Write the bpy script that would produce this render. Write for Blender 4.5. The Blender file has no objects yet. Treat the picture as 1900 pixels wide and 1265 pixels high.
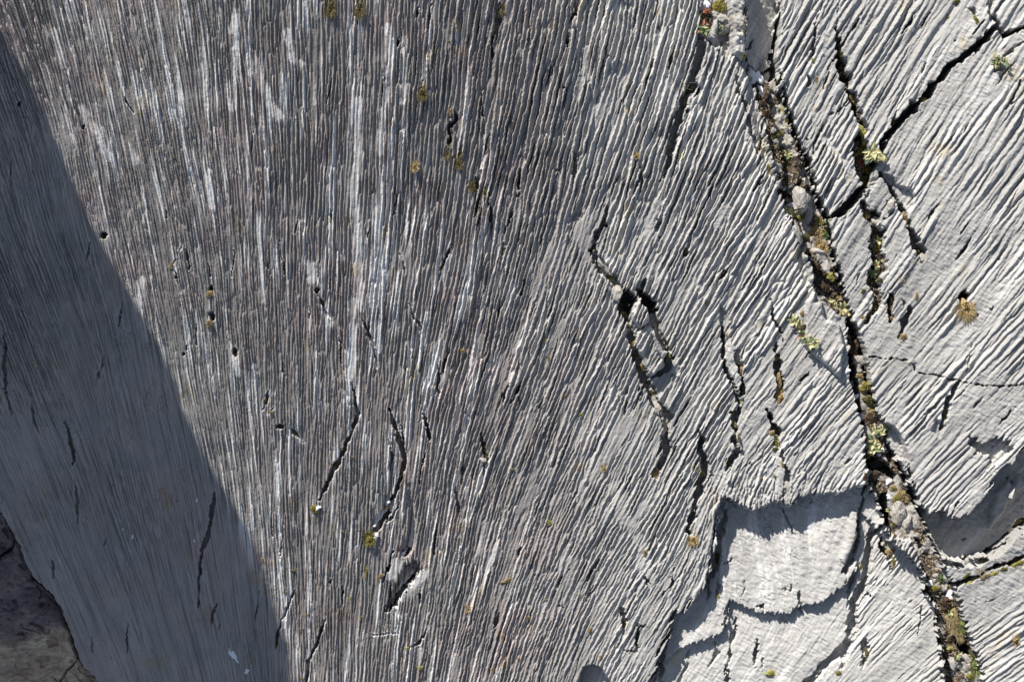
import bpy, math, random
import numpy as np
from mathutils import Vector

# ------------------------------------------------------------------ frame, camera, light
S = 0.004                  # metres per design unit (one unit = one pixel of the photo on the rock)
H = 3800.0                 # camera height above the rock, design units (15 m)
CX, CY = 950.0, 632.5
SUN_EL = math.radians(27)
SUN_AZ = math.radians(28)  # from image-up towards the left
LX, LY = math.sin(SUN_AZ), math.cos(SUN_AZ)        # travel direction of light in image (right, down)
TANE = math.tan(SUN_EL)

scene = bpy.context.scene
C = scene.collection
cam = bpy.data.cameras.new('camera')
camo = bpy.data.objects.new('camera', cam)
C.objects.link(camo)
camo.location = (0, 0, H*S)
camo.rotation_euler = (0, 0, 0)
cam.sensor_width = 36
cam.lens = 36*H/1900.0
cam.clip_start = 0.1
cam.clip_end = 500
scene.camera = camo

w = bpy.data.worlds.new("World"); scene.world = w; w.use_nodes = True
nt = w.node_tree
sky = nt.nodes.new('ShaderNodeTexSky'); sky.sky_type = 'NISHITA'; sky.sun_disc = False
sky.sun_elevation = SUN_EL; sky.sun_rotation = -SUN_AZ
sky.altitude = 1500
bg = nt.nodes['Background']; bg.inputs['Strength'].default_value = 0.08
hs = nt.nodes.new('ShaderNodeHueSaturation'); hs.inputs['Saturation'].default_value = .72
nt.links.new(sky.outputs[0], hs.inputs['Color']); nt.links.new(hs.outputs[0], bg.inputs[0])
sl = bpy.data.lights.new('sun', 'SUN'); sl.energy = 5.0; sl.angle = math.radians(0.5); sl.color = (1.0, 0.945, 0.87)
so = bpy.data.objects.new('sun', sl); C.objects.link(so)
so.rotation_euler = Vector((LX, -LY, -TANE)).to_track_quat('-Z', 'Y').to_euler()
scene.view_settings.view_transform = 'Standard'; scene.view_settings.look = 'None'
scene.view_settings.gamma = 1; scene.view_settings.exposure = 0.58
scene.cycles.max_bounces = 4; scene.cycles.diffuse_bounces = 3

# ------------------------------------------------------------------ noise and grid
rng = np.random.default_rng(7)
f4 = np.float32
_lat = {}
def vn(x, y, cell, seed=0):
    """smooth value noise, -1..1"""
    k = seed % 97
    if k not in _lat: _lat[k] = np.random.default_rng(1000+k).uniform(-1, 1, (256, 256)).astype(f4)
    L = _lat[k]
    x = (x/cell + 37.3*k).astype(f4) + 1000; y = (y/cell + 11.7*k).astype(f4) + 1000
    xi = np.floor(x).astype(np.int32); yi = np.floor(y).astype(np.int32)
    fx = x-xi; fy = y-yi
    fx = fx*fx*(3-2*fx); fy = fy*fy*(3-2*fy)
    xi &= 255; yi &= 255; x1 = (xi+1) & 255; y1 = (yi+1) & 255
    return (L[yi, xi]*(1-fx)+L[yi, x1]*fx)*(1-fy) + (L[y1, xi]*(1-fx)+L[y1, x1]*fx)*fy
def fbm(x, y, cell, seed, octs=3, g=0.5):
    r = 0; a = 1; t = 0
    for i in range(octs):
        r = r + a*vn(x, y, cell/(2.03**i), seed+i*7); t += a; a *= g
    return r/t
def sst(a, b, x):
    t = np.clip((x-a)/(b-a), 0, 1); return t*t*(3-2*t)

M = 70; ST = 1.0
us = np.arange(-M, 1900+M+.1, ST, dtype=f4); vs = np.arange(-M, 1265+M+.1, ST, dtype=f4)
NU, NV = len(us), len(vs)
U, V = np.meshgrid(us, vs)

def zmacro(u, v):
    """large relief of the wall: hollow in the middle, rising to the right"""
    u = np.asarray(u, dtype=np.float64); v = np.asarray(v, dtype=np.float64)
    v = 632+np.tanh((v-632)/1500)*1500; u = np.clip(u, -1600, 3400)
    wl = 1-1/(1+np.exp(-(u-1170)/170))       # 1 left .. 0 right
    z = -0.215*wl*(v-632)
    z += 0.03*(1-wl)*(v-632)
    z += -0.08*(u-950) + 0.14*170*np.logaddexp(0, (u-1170)/170)
    return z

# ---- anchors: x, y, lean (deg, + = '/'), spacing, steepness
ANC = np.array([
 (0,100,-20,6,.62),(50,600,-21,6,.66),(60,900,-24,5.5,.3),(120,1100,-24,6,.22),(230,950,-18,6,.6),(250,300,-12,5.5,.34),(300,900,-13,5.5,.28),(300,600,-12,5.2,.33),
 (200,50,-12,5.5,.34),(450,200,-4,6,.36),(450,600,-3,5.5,.34),(450,1000,-5,5.6,.3),(550,1200,-1,6,.34),(350,1200,-16,5.8,.24),(200,1200,-22,5.5,.12),
 (650,50,1,7.5,.36),(650,300,2,7.5,.36),(650,600,2,6.5,.34),(650,900,2,6.3,.34),(800,200,5,9.5,.38),(850,450,7,9,.4),(850,600,12,8.5,.4),(850,1000,12,8,.38),(750,1000,5,7,.36),(750,1200,6,7.5,.36),
 (1000,60,10,11.5,.4),(1000,300,14,11,.42),(1000,600,20,9.5,.42),(1000,900,22,9,.4),(1000,1150,20,9,.36),(930,1230,15,8.5,.34),
 (1200,60,14,12,.4),(1200,300,20,12,.42),(1200,600,23,11,.42),(1150,800,25,10,.4),(1200,1050,32,10,.36),(1250,900,27,10,.4),(1100,1200,26,9.5,.34),
 (1350,130,17,11,.36),(1400,250,20,11,.38),(1400,400,30,12,.4),(1350,600,30,11,.42),(1450,700,37,11,.4),(1550,750,45,10,.36),(1500,850,41,11,.38),(1370,870,33,10.5,.38),(1450,600,33,11,.4),
 (1480,80,30,13,.34),(1530,280,30,12,.36),(1500,180,30,12,.34),(1650,100,32,18,.32),(1800,60,34,20,.22),(1700,180,31,20,.3),(1800,280,33,16,.34),(1700,330,32,16,.36),(1870,130,33,16,.3),(1750,500,38,16,.36),(1860,450,38,16,.34),(1850,640,42,14,.26),
 (1570,450,30,12,.36),(1600,560,36,11,.36),(1660,450,34,14,.28),(1700,600,38,12,.34),(1700,730,42,13,.32),(1680,790,42,18,.22),(1780,880,45,12,.34),(1860,800,45,15,.3),(1650,1130,48,10,.3),(1700,1220,53,10.5,.36),(1850,1130,60,14,.34),(1870,1240,54,14,.36),
 (1550,1180,34,12,.2),(1640,1000,28,8.5,.24),(1690,1070,38,10,.3),(1480,1200,48,10,.14),(1300,1230,35,12,.1),(1450,1040,-55,7,.08)], dtype=np.float64)
def rbf(cu, cv, cols, sig=85.):
    d2 = (cu[..., None]-ANC[:, 0])**2 + (cv[..., None]-ANC[:, 1])**2
    # heavy-tailed falloff keeps far corners defined
    wgt = np.exp(-d2/(2*sig*sig)) + 1e-3*np.exp(-d2/(2*(4*sig)**2)) + 1e-9
    wgt /= wgt.sum(-1, keepdims=True)
    return [wgt @ ANC[:, c] for c in cols]
STC = 16
cu, cv = np.meshgrid(np.arange(-M, 1900+M+STC, STC, dtype=np.float64), np.arange(-M, 1265+M+STC, STC, dtype=np.float64))
cTH, cLA, cAM = rbf(cu, cv, (2, 3, 4))
cLA = cLA*np.interp(cu, [0, 500, 1000, 1500, 1900], [.92, .88, .78, .76, .74])
def up(g, u=None, v=None):
    """bilinear lookup in a coarse grid"""
    u = U if u is None else u; v = V if v is None else v
    x = (u+M)/STC; y = (v+M)/STC
    xi = np.clip(np.floor(x).astype(int), 0, g.shape[1]-2); yi = np.clip(np.floor(y).astype(int), 0, g.shape[0]-2)
    fx = x-xi; fy = y-yi
    return ((g[yi, xi]*(1-fx)+g[yi, xi+1]*fx)*(1-fy)+(g[yi+1, xi]*(1-fx)+g[yi+1, xi+1]*fx)*fy).astype(f4)
TH = up(cTH); LAM = up(cLA); AMP = up(cAM)

def splat(n, lamf, sa, sc, freq=True, seed=1, tj=3.0, jl=.12, dens=None):
    """sum of oriented wave packets that follow the flutes; gives ridges that fork and join"""
    r = np.random.default_rng(seed)
    A = np.zeros((NV, NU), dtype=np.complex64 if freq else f4)
    px = r.uniform(-M, 1900+M, n*4); py = r.uniform(-M, 1265+M, n*4)
    lam = up(cLA, px, py)
    keep = r.uniform(0, 1, n*4) < (5.5/lam)**2*1.0
    if dens is not None: keep &= dens(px, py, r)
    px, py, lam = px[keep][:n*2], py[keep][:n*2], lam[keep][:n*2]*lamf
    th = np.radians(up(cTH, px, py) + r.normal(0, tj, len(px)))
    lam = lam*np.exp(r.normal(0, jl, len(px)))
    ph = r.uniform(0, 2*np.pi, len(px)); am = r.choice([-1, 1], len(px))*r.uniform(.5, 1, len(px))
    for i in range(len(px)):
        s1, s2 = sa*lam[i], sc*lam[i]
        c, s = math.cos(th[i]), math.sin(th[i])
        rx = 2.3*(s1*abs(s)+s2*c); ry = 2.3*(s1*c+s2*abs(s))
        a0 = max(0, int(px[i]-rx+M)); a1 = min(NU, int(px[i]+rx+M)+1); b0 = max(0, int(py[i]-ry+M)); b1 = min(NV, int(py[i]+ry+M)+1)
        if a1 <= a0 or b1 <= b0: continue
        dx = us[a0:a1]-f4(px[i]); dy = vs[b0:b1]-f4(py[i])
        # across direction n=(c, s), along t=(s,-c) in image (x right, y down): '/' lean = top to the right
        qa, qb, qc = c*c/s2**2+s*s/s1**2, c*s*(1/s2**2-1/s1**2), s*s/s2**2+c*c/s1**2
        e = np.exp(-0.5*(f4(qa)*dx*dx)[None, :]-0.5*(f4(qc)*dy*dy)[:, None]-f4(qb)*dy[:, None]*dx[None, :])
        if freq:
            k = 2*math.pi/lam[i]
            w_ = np.outer(np.exp(1j*(k*s*dy+ph[i])), np.exp(1j*k*c*dx)).astype(np.complex64)
            A[b0:b1, a0:a1] += e*w_
        else:
            A[b0:b1, a0:a1] += f4(am[i])*e
    return A
def resample(A, du, dv):
    x = np.clip(U+M+du, 0, NU-1.001); y = np.clip(V+M+dv, 0, NV-1.001)
    xi = x.astype(np.int32); yi = y.astype(np.int32); fx = (x-xi).astype(f4); fy = (y-yi).astype(f4)
    return (A[yi, xi]*(1-fx)+A[yi, xi+1]*fx)*(1-fy)+(A[yi+1, xi]*(1-fx)+A[yi+1, xi+1]*fx)*fy

# ---- flutes
wob = sst(600, 1000, U)
rt0 = sst(1420, 1560, U)
du = (0.4+.6*wob)*fbm(U, V, 5.5, 4, 2)*1.6 + (0.3+.5*wob-.1*rt0)*fbm(U, V, 15, 3, 2) + (1+1.2*wob)*fbm(U, V, 75, 5, 2)
dv = (2.0)*fbm(U, V, 23, 9, 2)
G = resample(splat(22000, 1.0, 6.2, .85, seed=11, tj=3.0, jl=.17), du, dv)
ph = np.angle(G); mag = np.abs(G); mag = mag/(mag.mean()*0.9)
def saw(ph, r, g1, g2):
    """ridge profile: rises over the share r of a period (side turned to the left), falls over the rest"""
    p = (ph+np.pi)/(2*np.pi)
    return np.where(p < r, np.clip(p/r, 0, 1)**g1, np.clip((1-p)/(1-r), 0, 1)**g2)
rt = sst(1330, 1500, U)
skew = .26+.32*rt+.10*fbm(U, V, 50, 21, 2)
prof = saw(ph, skew, 1.0-.25*rt, 1.55-.75*rt)
G2 = resample(splat(9000, 2.1, 4.5, .75, seed=12, tj=3.5, jl=.2), du, dv)
ph2 = np.angle(G2); m2 = np.abs(G2); m2 /= m2.mean()
prof2 = saw(ph2, skew+.05, 1, 1.3-.4*rt)
G3 = resample(splat(13000, .5, 7, .75, seed=13, tj=3, jl=.25), du, dv)
prof3 = saw(np.angle(G3), skew+.1, 1, 1.1)
ln1 = splat(1500, 1.0, 14, 1.5, freq=False, seed=14, tj=2); ln1 /= ln1.std()     # long streaks along the flow
ln2 = splat(5000, 1.0, 7, .8, freq=False, seed=15, tj=3); ln2 /= ln2.std()

ln3 = splat(42000, .27, 26, .85, freq=False, seed=16, tj=1.5); ln3 /= ln3.std()
G4 = resample(splat(9000, 1.5, 4.5, .8, seed=17, tj=4), du, dv)
m4 = np.abs(G4); m4 /= m4.mean(); q4 = np.abs(np.angle(G4))/np.pi
ln4 = splat(30000, .42, 4, .7, freq=False, seed=18, tj=5); ln4 /= ln4.std()
# ------------------------------------------------------------------ cracks, steps, hollows (design coordinates)
Uw = U + 3.2*fbm(U, V, 13, 31, 4, .6) + 4*fbm(U, V, 42, 33, 2); Vw = V + 3.2*fbm(U, V, 13, 41, 4, .6) + 4*fbm(U, V, 42, 43, 2)
def win(x0, x1, y0, y1):
    a0 = max(0, int(x0+M)); a1 = min(NU, int(x1+M)+1); b0 = max(0, int(y0+M)); b1 = min(NV, int(y1+M)+1)
    return slice(b0, max(b1, b0)), slice(a0, max(a1, a0))
CR = np.zeros((NV, NU), f4)          # depth of cracks
SM = np.ones((NV, NU), f4)           # factor on the flutes
LV = np.zeros((NV, NU), f4)          # steps
ROUGH = np.zeros((NV, NU), f4)       # lumpy broken rock
SOIL = np.zeros((NV, NU), f4)
WN = fbm(U, V, 16, 47, 3)*1.6
SERR = ((1.1+1.9*wob)*(prof-.5)+(.8+1.6*wob)*(prof2-.5)+.8*fbm(U, V, 5, 49, 2)).astype(f4)
def seg(p, q_, pad):
    (x0, y0), (x1, y1) = p[:2], q_[:2]
    sl_ = win(min(x0, x1)-pad, max(x0, x1)+pad, min(y0, y1)-pad, max(y0, y1)+pad)
    x = Uw[sl_]-x0; y = Vw[sl_]-y0; dx, dy = x1-x0, y1-y0
    t = np.clip((x*dx+y*dy)/(dx*dx+dy*dy+1e-6), 0, 1)
    return sl_, np.hypot(x-t*dx, y-t*dy)+SERR[sl_], t
def crack(pts, w, d, soft=1.6, smooth=6, soil=0):
    """pts (x,y[,width scale]); w = half width; d = depth"""
    n_ = len(pts)-1; d = d*1.7 if d > 4 else d
    if pts[0][0] < 850 and w < 6: w *= .72
    pts = [p if len(p) == 3 else (p[0], p[1], .3 if i in (0, n_) and -20 < p[0] < 1890 and -20 < p[1] < 1260 else 1.0) for i, p in enumerate(pts)]
    for a, b in zip(pts[:-1], pts[1:]):
        pad = w*max(a[2], b[2])+smooth+14
        sl_, dist, t = seg(a, b, pad)
        ww = w*(a[2]*(1-t)+b[2]*t)*(1+.7*WN[sl_])
        pr = d*np.minimum(1, ww/w)*(1-sst(ww*.72, ww+soft*.8, dist))
        CR[sl_] = np.maximum(CR[sl_], pr)
        SM[sl_] = np.minimum(SM[sl_], .35+.65*sst(ww*.8, ww+smooth, dist))
        if soil: SOIL[sl_] = np.maximum(SOIL[sl_], soil*(1-sst(ww*.7, ww*1.05+.5, dist)))
def band(pts, w, fac, soft=8):
    """band with weak flutes"""
    for a, b in zip(pts[:-1], pts[1:]):
        sl_, dist, t = seg(a, b, w+soft+12)
        SM[sl_] = np.minimum(SM[sl_], fac+(1-fac)*sst(w*.6, w+soft, dist))
def sdf(pts, pad=25, raw=False):
    xs = [p[0] for p in pts]; ys = [p[1] for p in pts]
    sl_ = win(min(xs)-pad, max(xs)+pad, min(ys)-pad, max(ys)+pad)
    X = (U if raw else Uw)[sl_]; Y = (V if raw else Vw)[sl_]
    ins = np.zeros(X.shape, bool); D = np.full(X.shape, 1e9, f4)
    n = len(pts)
    for i in range(n):
        x0, y0 = pts[i]; x1, y1 = pts[(i+1) % n]
        dx, dy = x1-x0, y1-y0
        t = np.clip(((X-x0)*dx+(Y-y0)*dy)/(dx*dx+dy*dy+1e-9), 0, 1)
        D = np.minimum(D, np.hypot(X-x0-t*dx, Y-y0-t*dy))
        if y0 != y1:
            c = ((Y < y0) != (Y < y1)) & (X < (x1-x0)*(Y-y0)/(y1-y0)+x0)
            ins ^= c
    return sl_, np.where(ins, -D, D)
def step(pts, dz, soft=3.0, flute=None, rough=None, absolute=False, fs=10, ser=0):
    sl_, d = sdf(pts, pad=max(25, fs+10))
    if ser: d = d+ser*(prof[sl_]-.5)+ser*.8*(prof2[sl_]-.5)+ser*.35*fbm(U[sl_], V[sl_], 6, 35, 2)
    m = 1-sst(-soft*.5, soft*.5, d+0)
    if absolute: LV[sl_] = LV[sl_]*(1-m)+dz*m
    else: LV[sl_] += dz*m
    if flute is not None: SM[sl_] *= 1-(1-flute)*(1-sst(-fs, 2, d))
    if rough is not None: ROUGH[sl_] = np.maximum(ROUGH[sl_], rough*(1-sst(-fs, 3, d)))
def dome(pts, h, r, flute=None, rough=None):
    """raise a polygon with a rounded rim"""
    sl_, d = sdf(pts)
    t = np.clip(-d/r, 0, 1); LV[sl_] += h*np.sqrt(1-(1-t)**2)*(d < 0)
    if flute is not None: SM[sl_] *= 1-(1-flute)*(d < 0)
    if rough is not None: ROUGH[sl_] = np.maximum(ROUGH[sl_], rough*(d < 0))
def pit(x, y, rx, ry, d, rot=0, soil=0):
    sl_ = win(x-rx-ry-8, x+rx+ry+8, y-rx-ry-8, y+rx+ry+8)
    d *= 1.7; c, s = math.cos(math.radians(rot)), math.sin(math.radians(rot))
    X = Uw[sl_]-x; Y = Vw[sl_]-y
    e = np.hypot((X*c+Y*s)/rx, (-X*s+Y*c)/ry)+SERR[sl_]*.14
    CR[sl_] = np.maximum(CR[sl_], d*(1-sst(.5, 1.15, e)))
    SM[sl_] = np.minimum(SM[sl_], .3+.7*sst(.8, 1.6, e))
    if soil: SOIL[sl_] = np.maximum(SOIL[sl_], soil*(e < .9))

# main fissure on the right
LB = [(1384,-70),(1384,0),(1386,60),(1388,110),(1396,150),(1408,200),(1420,245),(1432,300),(1440,335),(1457,385),(1476,420),(1490,445),(1500,485),(1507,520),(1522,545),(1545,565),(1570,585),(1575,620),(1577,660),(1588,740),(1602,800),(1604,860),(1612,900),(1632,925),(1638,960),(1660,1000),(1688,1005),(1705,1040),(1718,1068),(1722,1100),(1742,1130),(1742,1160),(1748,1200),(1752,1265),(1760,1340)]
RB = [(1450,-70),(1449,0),(1449,22),(1441,55),(1438,100),(1443,140),(1458,195),(1472,240),(1494,290),(1514,350),(1533,400),(1541,455),(1562,525),(1585,590),(1604,640),(1612,700),(1636,770),(1650,812),(1664,850),(1688,905),(1712,955),(1733,1005),(1748,1042),(1768,1080),(1784,1115),(1798,1165),(1812,1215),(1830,1265),(1850,1340)]
FIS = LB+RB[::-1]
step(FIS, -24, soft=3, flute=.1, rough=.7, ser=6)
# deeper holes in the fissure
for p_ in [[(1449,20),(1446,60),(1440,100),(1446,138),(1430,150),(1420,140),(1424,115),(1436,80)],
           [(1574,592),(1590,600),(1606,640),(1612,690),(1622,735),(1615,730),(1606,690),(1592,640)],
           [(1580,640),(1592,690),(1598,730),(1608,790),(1600,785),(1588,740),(1576,700)],
           [(1632,922),(1650,912),(1655,945),(1660,975),(1648,985),(1640,960)],
           [(1775,1185),(1790,1175),(1808,1222),(1800,1235),(1788,1215)],
           [(1608,848),(1640,850),(1668,880),(1665,890),(1640,875),(1612,872)]]:
    step(p_, -75, soft=4, flute=0)
crack([(1448,130),(1462,200),(1476,245),(1498,295),(1517,352),(1536,402,1.6),(1542,450),(1562,520),(1570,545)], 3.2, 60)
crack([(1655,830),(1690,905),(1735,1005),(1750,1045)], 3.5, 70)
# fluted slivers and rough ribs standing inside the fissure
dome([(1408,185),(1418,182),(1428,200),(1438,230),(1450,280),(1456,320),(1454,348),(1443,350),(1430,310),(1420,260)], 24, 6, rough=.3)
dome([(1475,285),(1484,280),(1490,300),(1486,330),(1474,355),(1466,350),(1466,320)], 26, 6, rough=.2)
dome([(1488,330),(1496,326),(1498,350),(1502,380),(1495,395),(1485,395),(1474,362)], 26, 6, rough=.3)
dome([(1455,130),(1462,138),(1460,165),(1450,175),(1440,172),(1432,150),(1430,135),(1440,130)], 10, 6, rough=.6)
dome([(1422,160),(1430,165),(1432,180),(1424,190),(1414,178)], 18, 5, rough=.4)
dome([(1494,560),(1512,540),(1512,560),(1525,562),(1535,590),(1560,600),(1568,640),(1560,700),(1490,640)], 16, 8, rough=.2)
dome([(1478,405),(1486,412),(1490,440),(1480,445),(1470,420)], 22, 5, rough=.3)
dome([(1490,465),(1500,472),(1506,505),(1508,528),(1500,520),(1494,490)], 22, 5, rough=.3)
dome([(1506,462),(1530,460),(1545,500),(1548,520),(1528,515),(1510,490)], 14, 7, rough=.3)
# left bank: rough rib and shaded face at the top
step([(1384,-70),(1452,-70),(1452,20),(1440,70),(1424,110),(1405,128),(1390,112),(1384,60)], -6, soft=6, flute=.25)
sl_, d_ = sdf([(1384,-70),(1452,-70),(1452,20),(1440,70),(1424,110),(1405,128),(1390,112),(1384,60)])
LV[sl_] += (d_ < 0)*(20-34*np.clip((Uw[sl_]-1384)/60, 0, 1)); ROUGH[sl_] *= (d_ > 0); ROUGH[sl_] += .1*(d_ < 0)
dome([(1345,-70),(1380,-70),(1383,0),(1386,40),(1384,70),(1388,110),(1375,112),(1362,100),(1358,60),(1352,30)], 20, 9, flute=.1, rough=.8)
step([(1305,-70),(1350,-70),(1352,30),(1358,50),(1356,75),(1335,90),(1310,70),(1303,40)], -10, soft=8, flute=.15, rough=.6)
step([(1335,66),(1352,62),(1360,85),(1357,108),(1345,98)], -14, soft=6, flute=.1, rough=.5)
dome([(1316,72),(1322,40),(1332,34),(1336,50),(1328,80)], 12, 6, flute=.2)
# ledge along the left bank of the fissure
step([(1384,120),(1398,150),(1412,215),(1425,280),(1436,330),(1425,320),(1410,270),(1398,215),(1385,160)], -14, soft=14, flute=.5)
crack([(1366,140),(1372,170),(1385,200),(1392,230),(1405,280),(1412,300)], 2.5, 10)
step([(1490,448),(1505,520),(1497,535),(1486,500),(1480,460)], -14, soft=10, flute=.5)
# cracks of the right-hand blocks
crack([(1960,35),(1900,52),(1880,58),(1862,65),(1852,52),(1846,30)], 5, 60, soft=1.5)
crack([(1845,50,.6),(1832,72),(1800,96),(1760,128),(1745,145),(1725,172),(1700,196),(1675,220),(1655,243),(1640,262),(1628,290),(1615,325),(1600,352),(1580,376),(1558,392),(1538,404)], 7, 115, soft=1.5)
crack([(1690,185),(1700,198),(1668,225)], 10, 50, soft=3)
crack([(1553,55,.3),(1558,90,.8),(1565,130),(1575,165,1.1),(1588,195,.8),(1598,225,.6),(1603,245,1),(1603,290,1.4),(1608,330,1.5)], 8, 26, soft=3, soil=.8)
crack([(1526,5),(1512,50),(1508,95),(1502,112)], 2.4, 10); crack([(1555,12),(1552,55)], 2, 8)
crack([(1596,245,.8),(1590,260),(1588,290),(1592,312)], 4, 30)
crack([(1632,322,.5),(1652,348),(1668,372),(1678,392),(1690,425,1.3),(1702,452,2.3),(1709,470,1.6),(1713,485,.6)], 3.6, 30, soft=2)
crack([(1600,378),(1618,395,1.0),(1628,425,1.1),(1631,460,1.1),(1632,500,1),(1620,520,.7),(1628,540,.5),(1632,560,.5),(1618,580,.5),(1610,598,.4)], 11, 15, soft=4, soil=1)
crack([(1645,372),(1655,392),(1648,405),(1640,405)], 3, 14); crack([(1668,372),(1655,385)], 2.2, 12)
crack([(1652,545,.6),(1655,570,1),(1655,595,.5)], 5, 12, soil=.8)
crack([(1688,572,.6),(1680,600),(1672,625,.8)], 6, 18, soil=.5)
crack([(1606,658),(1625,660),(1642,664),(1660,663),(1680,665),(1692,672),(1702,688,1.6),(1720,694,1.4),(1745,698),(1770,702),(1800,710),(1830,715),(1860,718),(1910,710),(1970,712)], .85, 9, soft=1.1, smooth=4)
crack([(1790,690),(1800,660),(1805,640)], 1.5, 5, smooth=3)
crack([(1775,708,.6),(1768,725),(1760,745,1.2),(1752,770,1),(1745,795,.5)], 5, 20)
crack([(1838,0),(1836,25),(1842,40)], 5, 12); crack([(1795,15),(1808,22),(1812,35)], 3, 9)
crack([(1860,105),(1880,92),(1905,80)], 2.5, 9); crack([(1715,115),(1722,120),(1712,140)], 1.6, 6)
crack([(1500,140),(1504,152),(1497,160)], 3.5, 12); crack([(1535,215),(1550,210),(1565,200),(1580,190)], 1.8, 9)
crack([(1516,245),(1524,240),(1536,228)], 1.5, 6)
pit(1790, 552, 9, 13, 26, soil=.6); pit(1853, 126, 12, 9, 12, soil=.3)
# right edge pocket
step([(1640,785),(1655,790),(1672,803),(1680,822),(1688,855),(1672,848),(1655,860),(1648,830)], -24, soft=4, flute=.1)
step([(1636,322),(1655,330),(1668,345),(1690,352),(1698,365),(1694,385),(1682,398),(1668,372),(1652,346)], -13, soft=5, flute=.2)
# overhung shaded slab, lower right
SH = [(1684,868),(1698,905),(1708,935),(1722,951),(1745,946),(1752,950),(1775,962),(1800,951),(1822,930),(1832,914),(1845,895),(1858,868),(1880,862),(1900,835),(1960,800),(1960,960),(1900,985),(1865,1010),(1840,1032),(1795,1046),(1745,1034),(1722,985)]
step(SH, -56, soft=4, flute=.12, ser=7, rough=.1)
dome([(1885,895),(1895,905),(1888,930),(1870,960),(1850,985),(1842,985),(1848,950),(1862,920)], 17, 8, flute=1, rough=.3)
dome([(1905,880),(1915,905),(1885,935),(1880,925)], 20, 6)
step([(1797,812),(1815,818),(1838,820),(1862,808),(1880,835),(1862,852),(1846,862),(1832,850),(1815,838),(1802,836)], -17, soft=3, flute=.5, ser=9)
step([(1736,775),(1752,790),(1742,812),(1728,800)], -8, soft=6, flute=.5)
# blocks below it
crack([(1745,1040),(1770,1049,1.4),(1800,1051,1.3),(1830,1042),(1858,1020,1.4),(1880,1000),(1910,975),(1960,950)], 4.5, 24, soil=.4)
crack([(1768,1086,1.3),(1788,1080,1.2),(1810,1070),(1830,1060),(1860,1050),(1905,1034),(1960,1015)], 4, 14, soil=.6)
# bottom right block: smooth strip at its upper edge
band([(1790,1105),(1830,1085),(1900,1060),(1960,1040)], 18, .12, 12)
# lower-centre steps
LOW = [(1597,905),(1590,903),(1562,916),(1505,915),(1482,926),(1466,942),(1452,931),(1432,930),(1402,948),(1380,946),(1356,929),(1337,926),(1331,960),(1326,1010),(1321,1060),(1306,1090),(1290,1112),(1266,1136),(1252,1132),(1242,1165),(1228,1210),(1214,1265),(1190,1340),(1752,1340),(1752,1265),(1748,1200),(1742,1160),(1742,1130),(1722,1100),(1718,1068),(1700,1040),(1660,1003),(1640,975),(1632,925),(1612,900)]
step(LOW, -28, soft=2.5, ser=8)
sl_, d_ = sdf(LOW); LV[sl_] += .11*((U[sl_]-1400)*LX+(V[sl_]-1080)*LY)*(1-sst(-4, 2, d_))
BLK = [(1597,945),(1594,1000),(1592,1058),(1568,1092),(1532,1117),(1480,1131),(1462,1142),(1440,1141),(1420,1140),(1385,1130),(1357,1118),(1352,1150),(1343,1176),(1322,1188),(1300,1194),(1262,1210),(1245,1222),(1200,1262),(1190,1340),(1752,1340),(1752,1200),(1742,1130),(1718,1068),(1700,1040),(1650,1000),(1612,960)]
step(BLK, -16, soft=3, ser=4)
step([(1335,926),(1380,946),(1402,948),(1432,930),(1466,942),(1505,915),(1598,903),(1602,1000),(1592,1058),(1568,1092),(1532,1117),(1462,1142),(1420,1140),(1357,1118),(1343,1176),(1300,1194),(1245,1222),(1214,1265),(1228,1210),(1252,1132),(1290,1112),(1321,1060),(1330,960)], 0, flute=.1, fs=3)
step([(1357,1118),(1420,1140),(1462,1142),(1532,1117),(1568,1092),(1592,1058),(1598,1110),(1572,1180),(1545,1220),(1500,1265),(1480,1340),(1190,1340),(1214,1265),(1245,1222),(1300,1194),(1343,1176)], 0, flute=.22, fs=3)
crack([(1344,938),(1347,965),(1338,1000),(1334,1040),(1325,1070),(1312,1088)], 5, 14, soft=3)
crack([(1315,1080),(1318,1100),(1316,1115)], 1.4, 6); crack([(1342,1072),(1335,1100),(1333,1110)], 1.6, 6)
crack([(1457,945),(1468,970),(1478,992)], 2.4, 7); crack([(1385,1082),(1386,1095),(1376,1115)], 1.3, 4)
crack([(1472,1090),(1470,1100),(1456,1098)], 1.5, 5); crack([(1484,1100),(1485,1115),(1488,1140)], 2, 8); crack([(1408,1128),(1416,1125),(1420,1142)], 3, 10)
crack([(1240,1180),(1233,1205),(1230,1240),(1226,1290)], 3, 10); crack([(1355,1120),(1347,1150),(1342,1170)], 4, 9)
crack([(1372,1150),(1368,1165),(1358,1200),(1354,1240),(1350,1270)], 2.5, 9); crack([(1410,1190),(1408,1215),(1405,1240)], 3, 12)
crack([(1284,1210),(1272,1245),(1262,1270)], 2, 5); crack([(1330,1195),(1334,1215),(1322,1240)], 3, 8)
crack([(1420,1225),(1418,1250)], 3, 10)
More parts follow.
